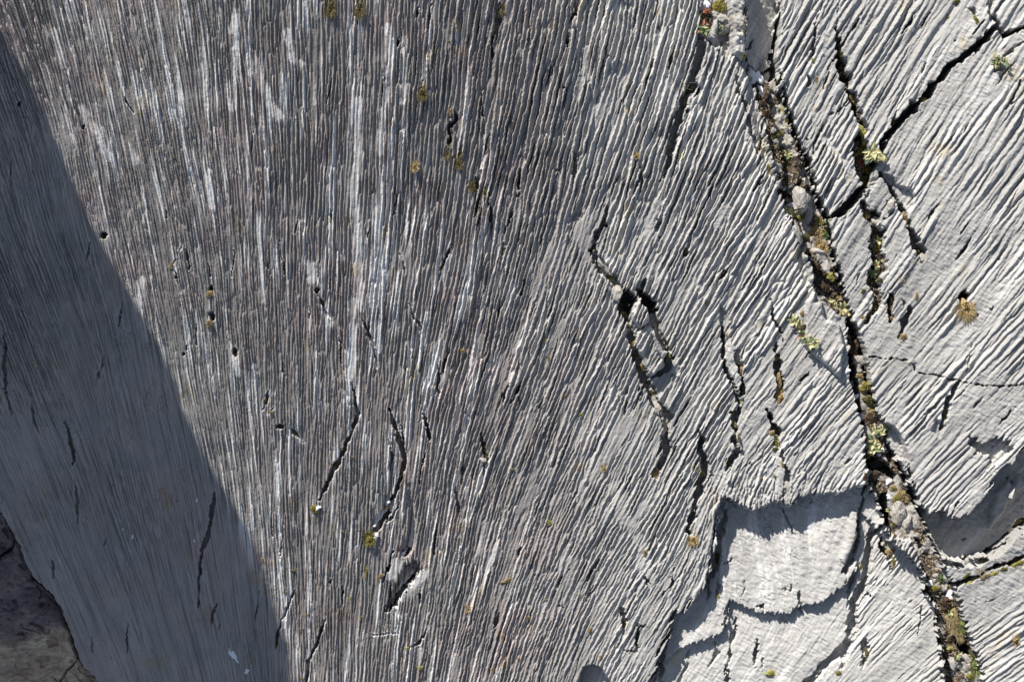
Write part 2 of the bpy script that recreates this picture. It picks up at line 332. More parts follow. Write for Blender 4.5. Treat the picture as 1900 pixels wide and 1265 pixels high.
# ribs between the smooth block and the fissure
step([(1598,905),(1634,925),(1640,975),(1622,1000),(1606,985),(1600,950)], 2, soft=6, flute=.4)
dome([(1583,948),(1594,952),(1598,970),(1592,1000),(1578,1035),(1568,1050),(1560,1040),(1572,1000)], 10, 6, flute=2)
crack([(1600,972,.7),(1596,1000),(1585,1040),(1572,1062,.8)], 5.5, 16)
crack([(1602,1045),(1590,1075),(1582,1100),(1578,1130)], 4, 8)
crack([(1622,985,.6),(1624,1000),(1620,1035),(1614,1065),(1602,1098),(1590,1122),(1586,1160),(1578,1200),(1565,1240)], 5.5, 15, soft=5)
crack([(1620,880),(1605,920),(1600,970)], 2, 10); crack([(1640,980,1),(1628,1000)], 4, 16)
crack([(1650,995),(1642,1015),(1655,1035),(1660,1060)], 5, 12, soil=.8)
crack([(1700,1000),(1712,1020),(1722,1045)], 3, 8)
band([(1600,1090),(1640,1100),(1680,1120),(1700,1150)], 9, .2, 7); band([(1640,1065),(1690,1100),(1740,1130)], 9, .25, 7)
band([(1700,1050),(1730,1080),(1745,1120)], 16, .4, 8)
crack([(1714,1125),(1712,1150),(1708,1180)], 2, 6); crack([(1608,1190,1),(1610,1215),(1605,1240)], 6, 9, soil=.5)
crack([(1585,1190),(1560,1215),(1530,1240),(1500,1270)], 5, 12, soft=5)
step([(1080,1240),(1100,1236),(1118,1242),(1135,1268),(1150,1340),(1060,1340)], -22, soft=5, flute=.1)
# vein bands that cross the flutes
band([(1508,205),(1516,245),(1545,275),(1570,300),(1580,330)], 5, .25, 5); band([(1640,520),(1680,480),(1720,460)], 16, .35, 8)
band([(1670,560),(1700,540),(1725,500)], 12, .4, 8); band([(1780,60),(1800,40),(1790,90),(1770,120)], 24, .3, 14)
band([(1585,205),(1600,230)], 12, .35, 6)
band([(1800,640),(1850,560),(1900,500)], 22, .35, 15); band([(1780,760),(1850,740),(1920,760)], 40, .35, 15)
band([(1650,780),(1690,830)], 14, .35, 8); band([(1840,160),(1900,120)], 26, .45, 10)
# cracks across the fluted face
crack([(1126,385,.5),(1118,415),(1108,438),(1100,462,.8)], 5, 16)
crack([(1104,470,.6),(1112,480,1),(1122,505),(1136,520),(1150,540),(1158,552)], 6, 14, soft=3, soil=.4)
step([(1098,470),(1112,466),(1120,490),(1140,530),(1158,560),(1150,575),(1134,545),(1112,510)], 4, soft=5, flute=.2, rough=.5, fs=4)
pit(1164, 553, 18, 13, 60, rot=30); pit(1160, 572, 13, 20, 40)
crack([(1186,540),(1200,556),(1214,574,.9)], 8, 60, soft=2); crack([(1193,540),(1196,522),(1204,515)], 3, 14)
crack([(1160,585,1.2),(1166,605),(1170,630),(1178,655),(1186,680),(1196,700),(1206,718,1.5),(1213,742),(1224,760),(1238,772,1.4),(1234,800),(1236,845,1.1),(1218,878,1)], 5.5, 18, soft=3, soil=.25)
crack([(1206,702),(1222,694),(1238,684,1.4),(1246,664,1.2),(1238,650,.5)], 3.4, 16)
step([(1202,560),(1216,578),(1225,612),(1243,650),(1232,652),(1215,625),(1206,600)], -34, soft=3, flute=.2)
dome([(1178,560),(1190,550),(1206,562),(1208,586),(1200,600),(1186,608),(1174,595),(1172,578)], 24, 9, flute=1.2)
dome([(1182,615),(1196,602),(1210,606),(1222,630),(1240,655),(1232,680),(1215,696),(1200,694),(1188,660),(1178,630)], 18, 8, flute=1.1)
dome([(1213,606),(1225,622),(1240,650),(1232,668),(1218,650),(1206,618)], 12, 5, flute=.1, rough=.8)
dome([(1205,740),(1222,745),(1232,765),(1228,775),(1214,766)], 6, 5, flute=.2, rough=.5); dome([(1242,700),(1262,690),(1262,720),(1240,765),(1232,750)], 5, 6)
step([(1235,655),(1262,680),(1262,705),(1240,690)], 2, flute=.2, rough=.5, fs=4)
step([(1336,566),(1348,580),(1354,608),(1350,622),(1354,645),(1344,640),(1336,600)], -10, soft=6, flute=.12)
crack([(1338,600,.4),(1343,645),(1347,680),(1356,705),(1366,730),(1372,760),(1368,780)], 2.8, 18, soft=1.5)
dome([(1352,628),(1368,645),(1370,665),(1378,690),(1378,740),(1370,742),(1360,715),(1348,675),(1345,640)], 6, 6, flute=.12, rough=.2)
crack([(1370,650,.6),(1374,672,1),(1378,700,1),(1380,730,.8)], 4.5, 20, soil=.3)
crack([(1362,765,.8),(1366,785,1.1),(1362,812),(1370,840,.8),(1358,850),(1350,872)], 5, 18, soil=.3)
band([(1385,745),(1375,790),(1380,840),(1340,890)], 8, .4, 6)
dome([(1358,795),(1370,805),(1378,832),(1358,838)], 8, 5, flute=.1)
crack([(1435,555),(1438,590),(1446,610),(1452,640)], 2, 14, soft=1.5)
crack([(1438,640,.6),(1440,665,1),(1442,690,1.1),(1446,725,1.1),(1448,748,.7)], 6, 22, soil=.2)
crack([(1424,765,.5),(1432,785,.9),(1440,798,1.1),(1440,822,1.3)], 6, 28); crack([(1447,825),(1453,850),(1460,880),(1464,905),(1448,925)], 3.5, 12)
step([(1430,835),(1450,835),(1462,880),(1475,930),(1462,945),(1450,935),(1440,890)], 2, soft=4, flute=.12, rough=.3, fs=5)
band([(1420,880),(1440,850)], 9, .3, 6); band([(1335,885),(1345,930)], 10, .35, 6)
crack([(1296,800,.5),(1302,825),(1308,860,1.2),(1303,885,1.4),(1297,915,1.2),(1288,945),(1277,985,.6)], 5, 22)
step([(1296,805),(1306,820),(1310,870),(1300,868),(1294,830)], -8, soft=5, flute=.1)
crack([(1302,60,.5),(1306,85,1.2),(1296,115),(1288,148,1.3),(1272,180),(1262,222,1.2),(1248,262),(1238,300),(1228,335,.5)], 5, 20)
step([(1276,165),(1290,160),(1262,235),(1252,250),(1262,200)], -7, soft=6, flute=.3)
crack([(1068,0),(1066,22),(1060,45)], 4, 14); crack([(1190,308),(1192,330),(1188,360)], 4, 13); crack([(1066,285),(1067,312)], 3.5, 12)
crack([(1230,400),(1218,425),(1222,445)], 4, 10); crack([(1285,430),(1278,462)], 4, 12); pit(1275, 470, 5, 8, 10)
crack([(1080,370),(1070,400),(1055,430)], 5, 6, soft=6)
band([(1095,400),(1080,440),(1105,480)], 12, .3, 8); band([(1160,780),(1130,830),(1100,880)], 13, .3, 9); band([(1155,920),(1145,950),(1175,975)], 11, .2, 8); band([(1190,1000),(1198,1060),(1210,1085)], 10, .3, 7)
crack([(1196,1070),(1202,1080),(1206,1094)], 3, 8); crack([(1155,1125),(1160,1150),(1158,1175)], 5, 12)
crack([(930,10),(924,40),(920,70)], 6, 10); crack([(975,520),(968,545)], 4, 16); crack([(937,450),(934,470)], 4, 12)
crack([(843,205),(846,222),(835,235),(836,262),(828,290)], 4, 14); crack([(893,318),(885,345),(877,355)], 4, 13); crack([(902,345),(897,360)], 4, 12)
crack([(885,225),(900,270)], 4, 9); crack([(784,150),(780,180)], 4, 12)
crack([(655,712,.5),(659,740),(664,768,1.1),(655,800),(640,825,1.2),(628,850),(612,885,1.3),(602,905),(590,928)], 3.6, 12)
crack([(722,760,.5),(734,795),(744,830),(748,858,1.2),(744,880),(735,912,1.3),(722,945,1.2),(710,965),(690,990,1.4)], 4.5, 13)
step([(716,915),(728,925),(720,955),(706,972),(690,975),(692,965),(708,945)], -6, soft=5, flute=.3)
crack([(742,930),(728,955),(715,968)], 3, 9)
step([(760,900),(768,930),(773,960),(770,1005),(756,1030),(738,1022),(754,1000),(764,955)], -9, soft=9, flute=.3)
pit(752, 1022, 12, 7, 12, rot=-40); crack([(868,905,.5),(842,935,.1)], .1, .1)
step([(752,1048),(768,1042),(780,1056),(766,1076),(748,1098),(728,1125),(716,1132),(724,1105),(738,1075)], -20, soft=5, flute=.8, ser=6)
crack([(772,1058),(756,1080),(738,1106),(722,1132)], 4, 14)
band([(784,1062),(765,1085),(745,1105)], 9, .25, 7); band([(740,1045),(728,1065)], 10, .3, 7)
crack([(680,1178),(700,1175),(740,1174)], 1.6, 3); crack([(794,1165),(782,1188),(762,1200)], 3.5, 10); crack([(730,1120),(745,1150)], 2, 6)
crack([(786,768,.5),(792,790,1),(799,812,.8)], 3, 14); crack([(845,905),(850,940),(844,970)], 3, 8); crack([(893,805),(895,825),(900,850),(894,880)], 3.5, 12)
crack([(546,1095,.5),(534,1125),(522,1150),(513,1178,1.2),(511,1205)], 2.8, 11); crack([(603,1145),(598,1165),(588,1195),(572,1230),(568,1270)], 2.6, 9)
crack([(497,725),(493,748),(488,760)], 3, 9); pit(519, 790, 7, 5, 10); crack([(535,795),(545,805),(560,822)], 4, 7); crack([(508,758),(498,770)], 3, 8)
pit(590, 540, 3.5, 6, 10); crack([(592,548),(600,565),(606,580),(612,592)], 3, 9)
crack([(326,480),(318,495)], 3.5, 12); crack([(338,455),(328,478)], 1.5, 5); pit(391, 536, 5, 8, 16); pit(391, 588, 6, 9, 16); pit(436, 652, 6, 9, 11); pit(341, 658, 3, 4, 9); pit(348, 648, 2.5, 4, 7)
pit(192, 437, 7, 6, 14, rot=30); pit(35, 193, 4, 6, 8); crack([(672,590),(680,605),(692,640),(700,680)], 3, 8); pit(155, 235, 3, 5, 8)
crack([(760,560),(775,600),(788,640)], 3, 5); crack([(745,470),(752,510)], 3, 5)
crack([(397,915,.5),(394,940,1),(392,965),(384,995,1.4),(377,1015,1.5),(371,1050),(369,1080,.7),(368,1125,.4)], 3, 11)
crack([(20,300),(22,325),(20,350)], 2, 7); crack([(3,610),(8,640),(6,680,2),(10,720),(22,770)], 3, 9); crack([(68,680),(66,710)], 2.5, 7); crack([(58,740),(60,770),(68,800)], 2.5, 7)
crack([(120,780),(126,800),(134,840,1.6),(137,860,.5)], 2.5, 9); crack([(168,448),(164,470),(162,490)], 2, 7); crack([(228,560),(222,590),(218,605)], 2.2, 7)
crack([(196,655),(190,685),(178,705)], 3, 7); crack([(140,900),(144,925),(143,970)], 3, 6); crack([(96,1030),(100,1050),(98,1070)], 3, 6); crack([(168,1180),(172,1210)], 3, 6)
crack([(238,1155),(236,1175),(234,1210)], 2, 7); crack([(402,1120),(395,1140),(392,1160)], 2.5, 7); crack([(412,1158),(405,1170)], 3.5, 7); crack([(480,1095),(478,1130),(474,1150)], 1.8, 6)
crack([(322,1065),(322,1080)], 2.5, 7); crack([(195,1000),(193,1010)], 3, 6)
# bottom-left: lower, unfluted rock beyond a dark joint
BL = [(-90,900),(0,958),(14,985),(46,1042),(60,1072),(96,1106),(114,1144),(130,1182),(155,1240),(172,1262),(230,1340),(-90,1340)]
step(BL, -26, soft=7, flute=.08, fs=6)
crack([(-70,905),(0,956),(15,984),(46,1040),(60,1071,1.5),(96,1106),(115,1145),(130,1182),(142,1222,1.3),(156,1242),(178,1268),(230,1340)], 3.2, 22)
crack([(-20,1050),(14,1018),(22,1000)], 2.5, 12); crack([(142,1222),(120,1245),(105,1270)], 2, 8); crack([(-10,1080),(35,1050)], 2, 4)
# smooth bright streaks in the fluted face (few flutes there)
for p_, w_, f_ in [([(664,190),(668,260),(658,340),(660,420),(668,520),(672,570)], 7, .35), ([(655,560),(652,640),(650,700)], 6, .3), ([(720,50),(722,110),(712,200),(706,280)], 5, .35), ([(752,70),(750,140),(746,190)], 4, .35),
                   ([(470,110),(485,160),(500,190),(515,215)], 8, .35), ([(532,60),(545,110),(560,120)], 5, .4), ([(575,140),(582,190)], 4, .4), ([(440,30),(436,120),(432,200)], 4, .4), ([(425,60),(440,20)], 4, .5),
                   ([(150,200),(175,240),(200,290)], 6, .45), ([(100,60),(118,120)], 6, .5), ([(385,330),(392,380)], 5, .4), ([(236,270),(250,300)], 6, .4), ([(690,370),(696,430)], 5, .45),
                   ([(480,400),(484,560)], 4, .4), ([(262,520),(258,570)], 5, .4), ([(575,490),(580,520)], 6, .3), ([(605,580),(612,600)], 6, .3), ([(437,655),(442,690)], 7, .25), ([(700,600),(705,650)], 4, .4), ([(820,60),(815,140)], 4, .5)]:
    band(p_, w_, f_, 5)
step([(1768,1086),(1905,1034),(1980,1000),(1980,940),(1910,975),(1858,1020),(1800,1051),(1745,1040)], 0, flute=.25, rough=.25)
step([(752,1048),(768,1042),(780,1056),(766,1076),(748,1098),(728,1125),(716,1132),(724,1105),(738,1075)], 0, rough=.9)
ROUGH[win(-90, 240, 900, 1340)] = np.maximum(ROUGH[win(-90, 240, 900, 1340)], .3*(CR[win(-90, 240, 900, 1340)] < .5)*(LV[win(-90, 240, 900, 1340)] < -13))
# short natural slits that follow the flutes, and a few cross joints
rs = np.random.default_rng(77)
for k_ in range(150):
    x_, y_ = rs.uniform(60, 1880), rs.uniform(20, 1250)
    if LV[int(y_+M), int(x_+M)] < -20 or x_ < .45*y_+20: continue
    t_ = math.radians(float(up(cTH, np.array([x_]), np.array([y_]))[0])+rs.normal(0, 7)); L_ = rs.uniform(8, 34)*(1 if x_ > 700 else .7)
    p0 = (x_+math.sin(t_)*L_, y_-math.cos(t_)*L_); p1 = (x_-math.sin(t_)*L_, y_+math.cos(t_)*L_)
    crack([p0, (x_+rs.normal(0, 1.5), y_, 1), p1], rs.uniform(1, 2.6)*(1 if x_ > 700 else .75), rs.uniform(7, 18), soft=1.3, smooth=4)
for k_ in range(34):
    x_, y_ = rs.uniform(900, 1890), rs.uniform(20, 1250)
    t_ = rs.uniform(0, 6.28); L_ = rs.uniform(6, 22)
    crack([(x_, y_), (x_+math.cos(t_)*L_*.5+rs.normal(0, 3), y_+math.sin(t_)*L_*.5+rs.normal(0, 3)), (x_+math.cos(t_)*L_, y_+math.sin(t_)*L_)], rs.uniform(.9, 1.5), rs.uniform(4, 8), soft=1.2, smooth=3)
for k_ in range(70):                                  # chipped and worn places
    x_, y_ = rs.uniform(60, 1880), rs.uniform(20, 1250); L_ = rs.uniform(10, 34)
    if x_ < 820: continue
    t_ = math.radians(float(up(cTH, np.array([x_]), np.array([y_]))[0])+rs.normal(0, 12))
    band([(x_+math.sin(t_)*L_, y_-math.cos(t_)*L_), (x_-math.sin(t_)*L_, y_+math.cos(t_)*L_)], rs.uniform(3, 8 if x_ > 900 else 5), rs.uniform(.1, .4), 5)
SM *= np.where(U > 1440, np.clip(.82+1.0*fbm(U, V, 75, 62, 3)+.3*np.clip(ln1, -2, 2), .12, 1.25)*rt0+1-rt0, 1)
SM = np.clip(SM, 0, 1.6)
CR *= 1+.12*fbm(U, V, 9, 55, 2)

# ------------------------------------------------------------------ height
amod = np.clip(1+(.45+.25*rt)*fbm(U, V, 80, 61, 3)+.22*np.clip(ln1, -2, 2)+.12*np.clip(ln2, -2, 2), .18, 1.6)
A = LAM*AMP*SM*amod
inf = np.clip(mag*1.6, 0, 1)
A *= 1.65+.25*wob-.7*rt
Z = A*(prof*inf - .5)
Z -= 1.6*A*np.clip(m4-.6, 0, 1)*np.clip(1-q4*3.0, 0, 1)*(.3+.7*wob)      # a few deep, sharp grooves
right = sst(1380, 1500, U)
Z += LAM*AMP*SM*(.30+.12*wob+.30*rt)*(prof2*np.clip(m2, 0, 1.3)-.5)*1.25
Z += LAM*AMP*SM*.30*(prof3-.5)*np.clip(.6+1.2*fbm(U, V, 30, 23, 2), .15, 1.4)
Z += (.20+.22*wob)*np.clip(ln4, -2.5, 2.5)*(.35+.65*np.clip(SM, 0, 1))
Z += (.22+.35*wob)*LAM*AMP*SM*np.clip(ln2, -2.5, 2.5)*.35
Z += (.9+.8*wob)*np.clip(ln1, -2.5, 2.5)*.45*(.35+.65*SM)
smooth = np.clip(1-SM, 0, 1)
Z += .45*(1-wob)*np.clip(ln3, -2.5, 2.5)*(.4+.6*SM)
Z += .4*fbm(U, V, 5, 71, 2)*(.6+1.6*smooth*sst(1100, 1250, U)) + 1.5*smooth*sst(1230, 1330, U)*fbm(U, V, 16, 75, 2) + 1.2*fbm(U, V, 34, 73, 3) + 7*fbm(U, V, 190, 77, 3)*(.5+.5*sst(500, 1000, U))
# bedding ripples of the smooth blocks
bx = (U*.82+V*.45+4*fbm(U, V, 60, 79, 2))
Z += .9*smooth*sst(1230, 1330, U)*vn(bx*.35+0*U, (V*.82-U*.45)*1.0, 3.2, 83)
Z += 9*ROUGH*fbm(U, V, 19, 91, 3, .5)+1.5*ROUGH*np.abs(fbm(U, V, 7, 95, 2))
sl_, d_ = sdf(BL); k_ = 1-sst(-8, 0, d_); Z[sl_] += k_*(24*fbm(U[sl_], V[sl_], 75, 201, 3)+18*np.floor(3*fbm(U[sl_]*.7+V[sl_]*.5, V[sl_]-.4*U[sl_], 40, 203, 3))/3+9*fbm(U[sl_], V[sl_], 14, 205, 3)+4*fbm(U[sl_]+V[sl_]*.6, V[sl_]*3, 20, 207, 3))
Z += LV-CR
SOILM = np.clip(SOIL+sst(.15, .5, fbm(U, V, 38, 101, 3)+.1)*0, 0, 1)
ZM = zmacro(U, V).astype(f4)
ZT = ZM+Z
sc_ = (H-ZM)/H
XW = (U-CX)*sc_*S; YW = -(V-CY)*sc_*S; ZW = ZT*S

def zat(u, v):
    a = min(max(u+M, 0), NU-2); b = min(max(v+M, 0), NV-2)
    return float(ZT[int(b), int(a)]), float(ZM[int(b), int(a)])
def zloc(u, v, r):
    """typical height around a point"""
    a = int(min(max(u+M, r), NU-r-1)); b = int(min(max(v+M, r), NV-r-1))
    z = float(np.percentile(ZT[b-r:b+r+1, a-r:a+r+1], 45))
    b0, b1, a0, a1 = max(b-12, 0), b+13, max(a-12, 0), a+13        # moss packs a narrow crack nearly to its rim
    return max(z, float(np.percentile(ZT[b0:b1, a0:a1], 60))-9), float(ZM[b, a])
def at(px, py, r=2):
    """world point on the rock that stands where the photo shows (px, py)"""
    u, v = px, py
    for _ in range(4):
        z, zm = zloc(u, v, r)
        k = (H-z)/(H-zm); u = CX+(px-CX)*k; v = CY+(py-CY)*k
    z, zm = zloc(u, v, r)
    return Vector(((u-CX)*(H-zm)/H*S, -(v-CY)*(H-zm)/H*S, z*S))
# ------------------------------------------------------------------ materials
def mat(name, col, rough=.9, var=.25, scale=40, bump=.0, bscale=120, col2=None, attr=None, sss=0, coords='Object'):
    m = bpy.data.materials.new(name); m.use_nodes = True
    t = m.node_tree; b = t.nodes['Principled BSDF']
    b.inputs['Roughness'].default_value = rough
    b.inputs['Specular IOR Level'].default_value = .25
    tc = t.nodes.new('ShaderNodeTexCoord')
    n = t.nodes.new('ShaderNodeTexNoise'); n.inputs['Scale'].default_value = scale; n.inputs['Detail'].default_value = 6; n.inputs['Roughness'].default_value = .65
    t.links.new(tc.outputs[coords], n.inputs['Vector'])
    r = t.nodes.new('ShaderNodeMapRange'); r.inputs[1].default_value = .3; r.inputs[2].default_value = .7
    t.links.new(n.outputs[0], r.inputs[0])
    mx = t.nodes.new('ShaderNodeMix'); mx.data_type = 'RGBA'
    c2 = col2 or tuple(c*(1-var) for c in col)
    mx.inputs[6].default_value = (*c2, 1); mx.inputs[7].default_value = (*col, 1)
    t.links.new(r.outputs[0], mx.inputs[0])
    out = mx.outputs[2]
    if attr:
        a = t.nodes.new('ShaderNodeAttribute'); a.attribute_name = attr
        m2_ = t.nodes.new('ShaderNodeMix'); m2_.data_type = 'RGBA'; m2_.blend_type = 'MULTIPLY'; m2_.inputs[0].default_value = 1
        t.links.new(out, m2_.inputs[6]); t.links.new(a.outputs['Color'], m2_.inputs[7]); out = m2_.outputs[2]
    t.links.new(out, b.inputs['Base Color'])
    if bump:
        n2 = t.nodes.new('ShaderNodeTexNoise'); n2.inputs['Scale'].default_value = bscale; n2.inputs['Detail'].default_value = 5
        t.links.new(tc.outputs[coords], n2.inputs['Vector'])
        bp = t.nodes.new('ShaderNodeBump'); bp.inputs['Strength'].default_value = bump; bp.inputs['Distance'].default_value = .004
        t.links.new(n2.outputs[0], bp.inputs['Height']); t.links.new(bp.outputs[0], b.inputs['Normal'])
    return m
M_ROCK = mat('limestone', (1, 1, 1), .92, .2, 70, .8, 130, attr='tint')
M_SOIL = mat('humus', (.10, .068, .045), .95, .6, 90, .6, 200, attr=None)
M_MOSS = mat('moss_olive', (.30, .27, .07), .95, .5, 120, .4, 300, col2=(.11, .09, .025))
M_MOSSY = mat('moss_yellow', (.46, .44, .14), .95, .4, 120, .4, 300, col2=(.20, .19, .05))
M_MOSSD = mat('moss_dark', (.15, .14, .04), .95, .5, 120, .4, 300, col2=(.05, .05, .02))
M_MOSSB = mat('moss_tan', (.38, .295, .15), .95, .4, 60, .4, 300, col2=(.15, .11, .05))
M_GRASS = mat('grass_brown', (.20, .155, .06), .8, .5, 60, col2=(.06, .05, .02))
M_GRASSG = mat('grass_gold', (.55, .42, .21), .8, .5, 60, col2=(.24, .17, .07))
M_GRASSV = mat('grass_green', (.25, .27, .10), .8, .5, 200, col2=(.12, .14, .05))
M_LEAF = mat('leaf_yellowgreen', (.60, .56, .32), .6, .4, 40, col2=(.36, .34, .15))
M_CRUMB = mat('crumbs', (.34, .30, .25), .95, .4, 25, .6, 140, col2=(.09, .07, .05))
M_LEAFG = mat('leaf_green', (.19, .25, .11), .6, .4, 60, col2=(.09, .13, .05))
M_LEAFR = mat('leaf_red', (.42, .16, .09), .6, .4, 60, col2=(.22, .09, .05))
M_STEM = mat('stem_straw', (.50, .40, .22), .7, .3, 60)
M_TWIG = mat('twig_grey', (.42, .36, .26), .8, .3, 60)
M_SNOW = mat('snow', (.86, .88, .92), .5, .05, 60, .25, 90)
M_STONE = mat('stone', (.47, .445, .41), .94, .3, 28, 1.0, 70, col2=(.27, .25, .22))

# ------------------------------------------------------------------ tint of the rock (albedo, with some light and shade painted in)
base = np.array([.452, .443, .425], f4)
n1 = fbm(U, V, 120, 111, 4); n2 = fbm(U, V, 26, 117, 3)
tone = 1+.06*n1+.07*n2+.05*np.clip(ln2, -2, 2)+.05*np.clip(ln1, -2, 2)
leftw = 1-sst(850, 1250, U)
tone *= 1-.36*leftw*(.45+.65*sst(-30, 40, U-.45*V))-.13*(1-sst(500, 900, U))*np.clip(-ln3-.2, 0, 1.6)                                     # algae-darkened face, lifted inside the cast shadow; dark lines paint in groove shade
tone *= 1-.05*sst(1100, 1500, U)
sl_, d_ = sdf(LOW); tone[sl_] *= 1+.12*(1-sst(-6, 2, d_))
# white scuffed streaks plus painted sunlit crests, following the flow, sunlit side only
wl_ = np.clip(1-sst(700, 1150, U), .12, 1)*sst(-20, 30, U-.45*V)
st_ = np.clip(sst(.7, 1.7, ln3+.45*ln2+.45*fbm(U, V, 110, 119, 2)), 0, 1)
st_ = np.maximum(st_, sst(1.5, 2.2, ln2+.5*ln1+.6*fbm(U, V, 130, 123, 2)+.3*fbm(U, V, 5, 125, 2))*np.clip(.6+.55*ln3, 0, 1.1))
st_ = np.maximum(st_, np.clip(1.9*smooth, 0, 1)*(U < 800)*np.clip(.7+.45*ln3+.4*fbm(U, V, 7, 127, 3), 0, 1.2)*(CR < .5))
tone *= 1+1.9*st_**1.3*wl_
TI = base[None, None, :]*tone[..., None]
pk = np.clip(.5+.8*fbm(U, V, 60, 121, 3), 0, 1)*leftw
TI *= (1+pk[..., None]*np.array([.11, -.02, -.02], f4))
och = sst(.42, .75, fbm(U, V, 45, 131, 4, .6)+.12*np.clip(ln2, -1, 2))
TI *= (1-och[..., None]*.45*np.array([.1, .25, .55], f4))
gr_ = sst(.35, .7, fbm(U, V, 33, 137, 4, .6))[..., None]; TI *= 1-gr_*sst(700, 1100, U)[..., None]*np.array([.24, .23, .20], f4)
sp_ = sst(.55, .75, vn(U, V, 3.2, 139)*.6+.5*fbm(U, V, 60, 138, 2))[..., None]; TI *= 1-.35*sp_
# bottom-left rock: brown, mottled, with ochre bands; its pale foot is painted sunlight
sl_, d_ = sdf(BL); mBL = np.zeros((NV, NU), f4); mBL[sl_] = 1-sst(-5, 2, d_)
mot = fbm(U*.6+V*.2, V, 26, 141, 4, .6)
c_dark = np.array([.20, .168, .172], f4); c_och = np.array([.50, .39, .29], f4)
lo = np.clip(sst(1165, 1225, V+.25*U+14*mot)+.25*mot, 0, 1)
TBL = c_dark*(1+.45*mot[..., None])*(1-lo[..., None])+c_och*(1+.4*fbm(U*.5+V, V*2, 14, 143, 3)[..., None])*lo[..., None]*1.25
TI = TI*(1-mBL[..., None])+TBL*mBL[..., None]
# organic soil in cracks
so_ = np.clip(SOILM, 0, 1)
sl_, d_ = sdf(FIS); fm = np.zeros((NV, NU), f4); fm[sl_] = 1-sst(-6, 0, d_)
hfl = (Z-LV)
inF = fm*(hfl < 2.5+3*fbm(U, V, 20, 151, 2))*sst(110, 150, V)*(fbm(U, V, 30, 153, 3) > -.12)
for p_ in [(1408,120,1438,250)]: pass
so_ = np.maximum(so_, inF*.95)
sl_, d_ = sdf([(1505,490),(1525,500),(1545,515),(1560,545),(1580,590),(1560,585),(1530,560),(1512,545)]); so_[sl_] = np.maximum(so_[sl_], (d_ < 0))
sl_, d_ = sdf([(1300,20),(1315,18),(1325,30),(1318,60),(1300,58)]); so_[sl_] = np.maximum(so_[sl_], (d_ < 0)*.8)
SOILB = so_ > .5
csoil = np.array([.075, .055, .040], f4)*(1+.6*fbm(U, V, 5, 161, 3)[..., None])
rg_ = np.clip(ROUGH*fm*(.75+.5*fbm(U, V, 12, 157, 3)), 0, 1)[..., None]      # weathered, lichen-stained rubble
TI = TI*(1-rg_*np.array([.28, .34, .42], f4))
TI = np.where(SOILB[..., None], csoil, TI)
TI = np.clip(TI, .01, .66).astype(f4)

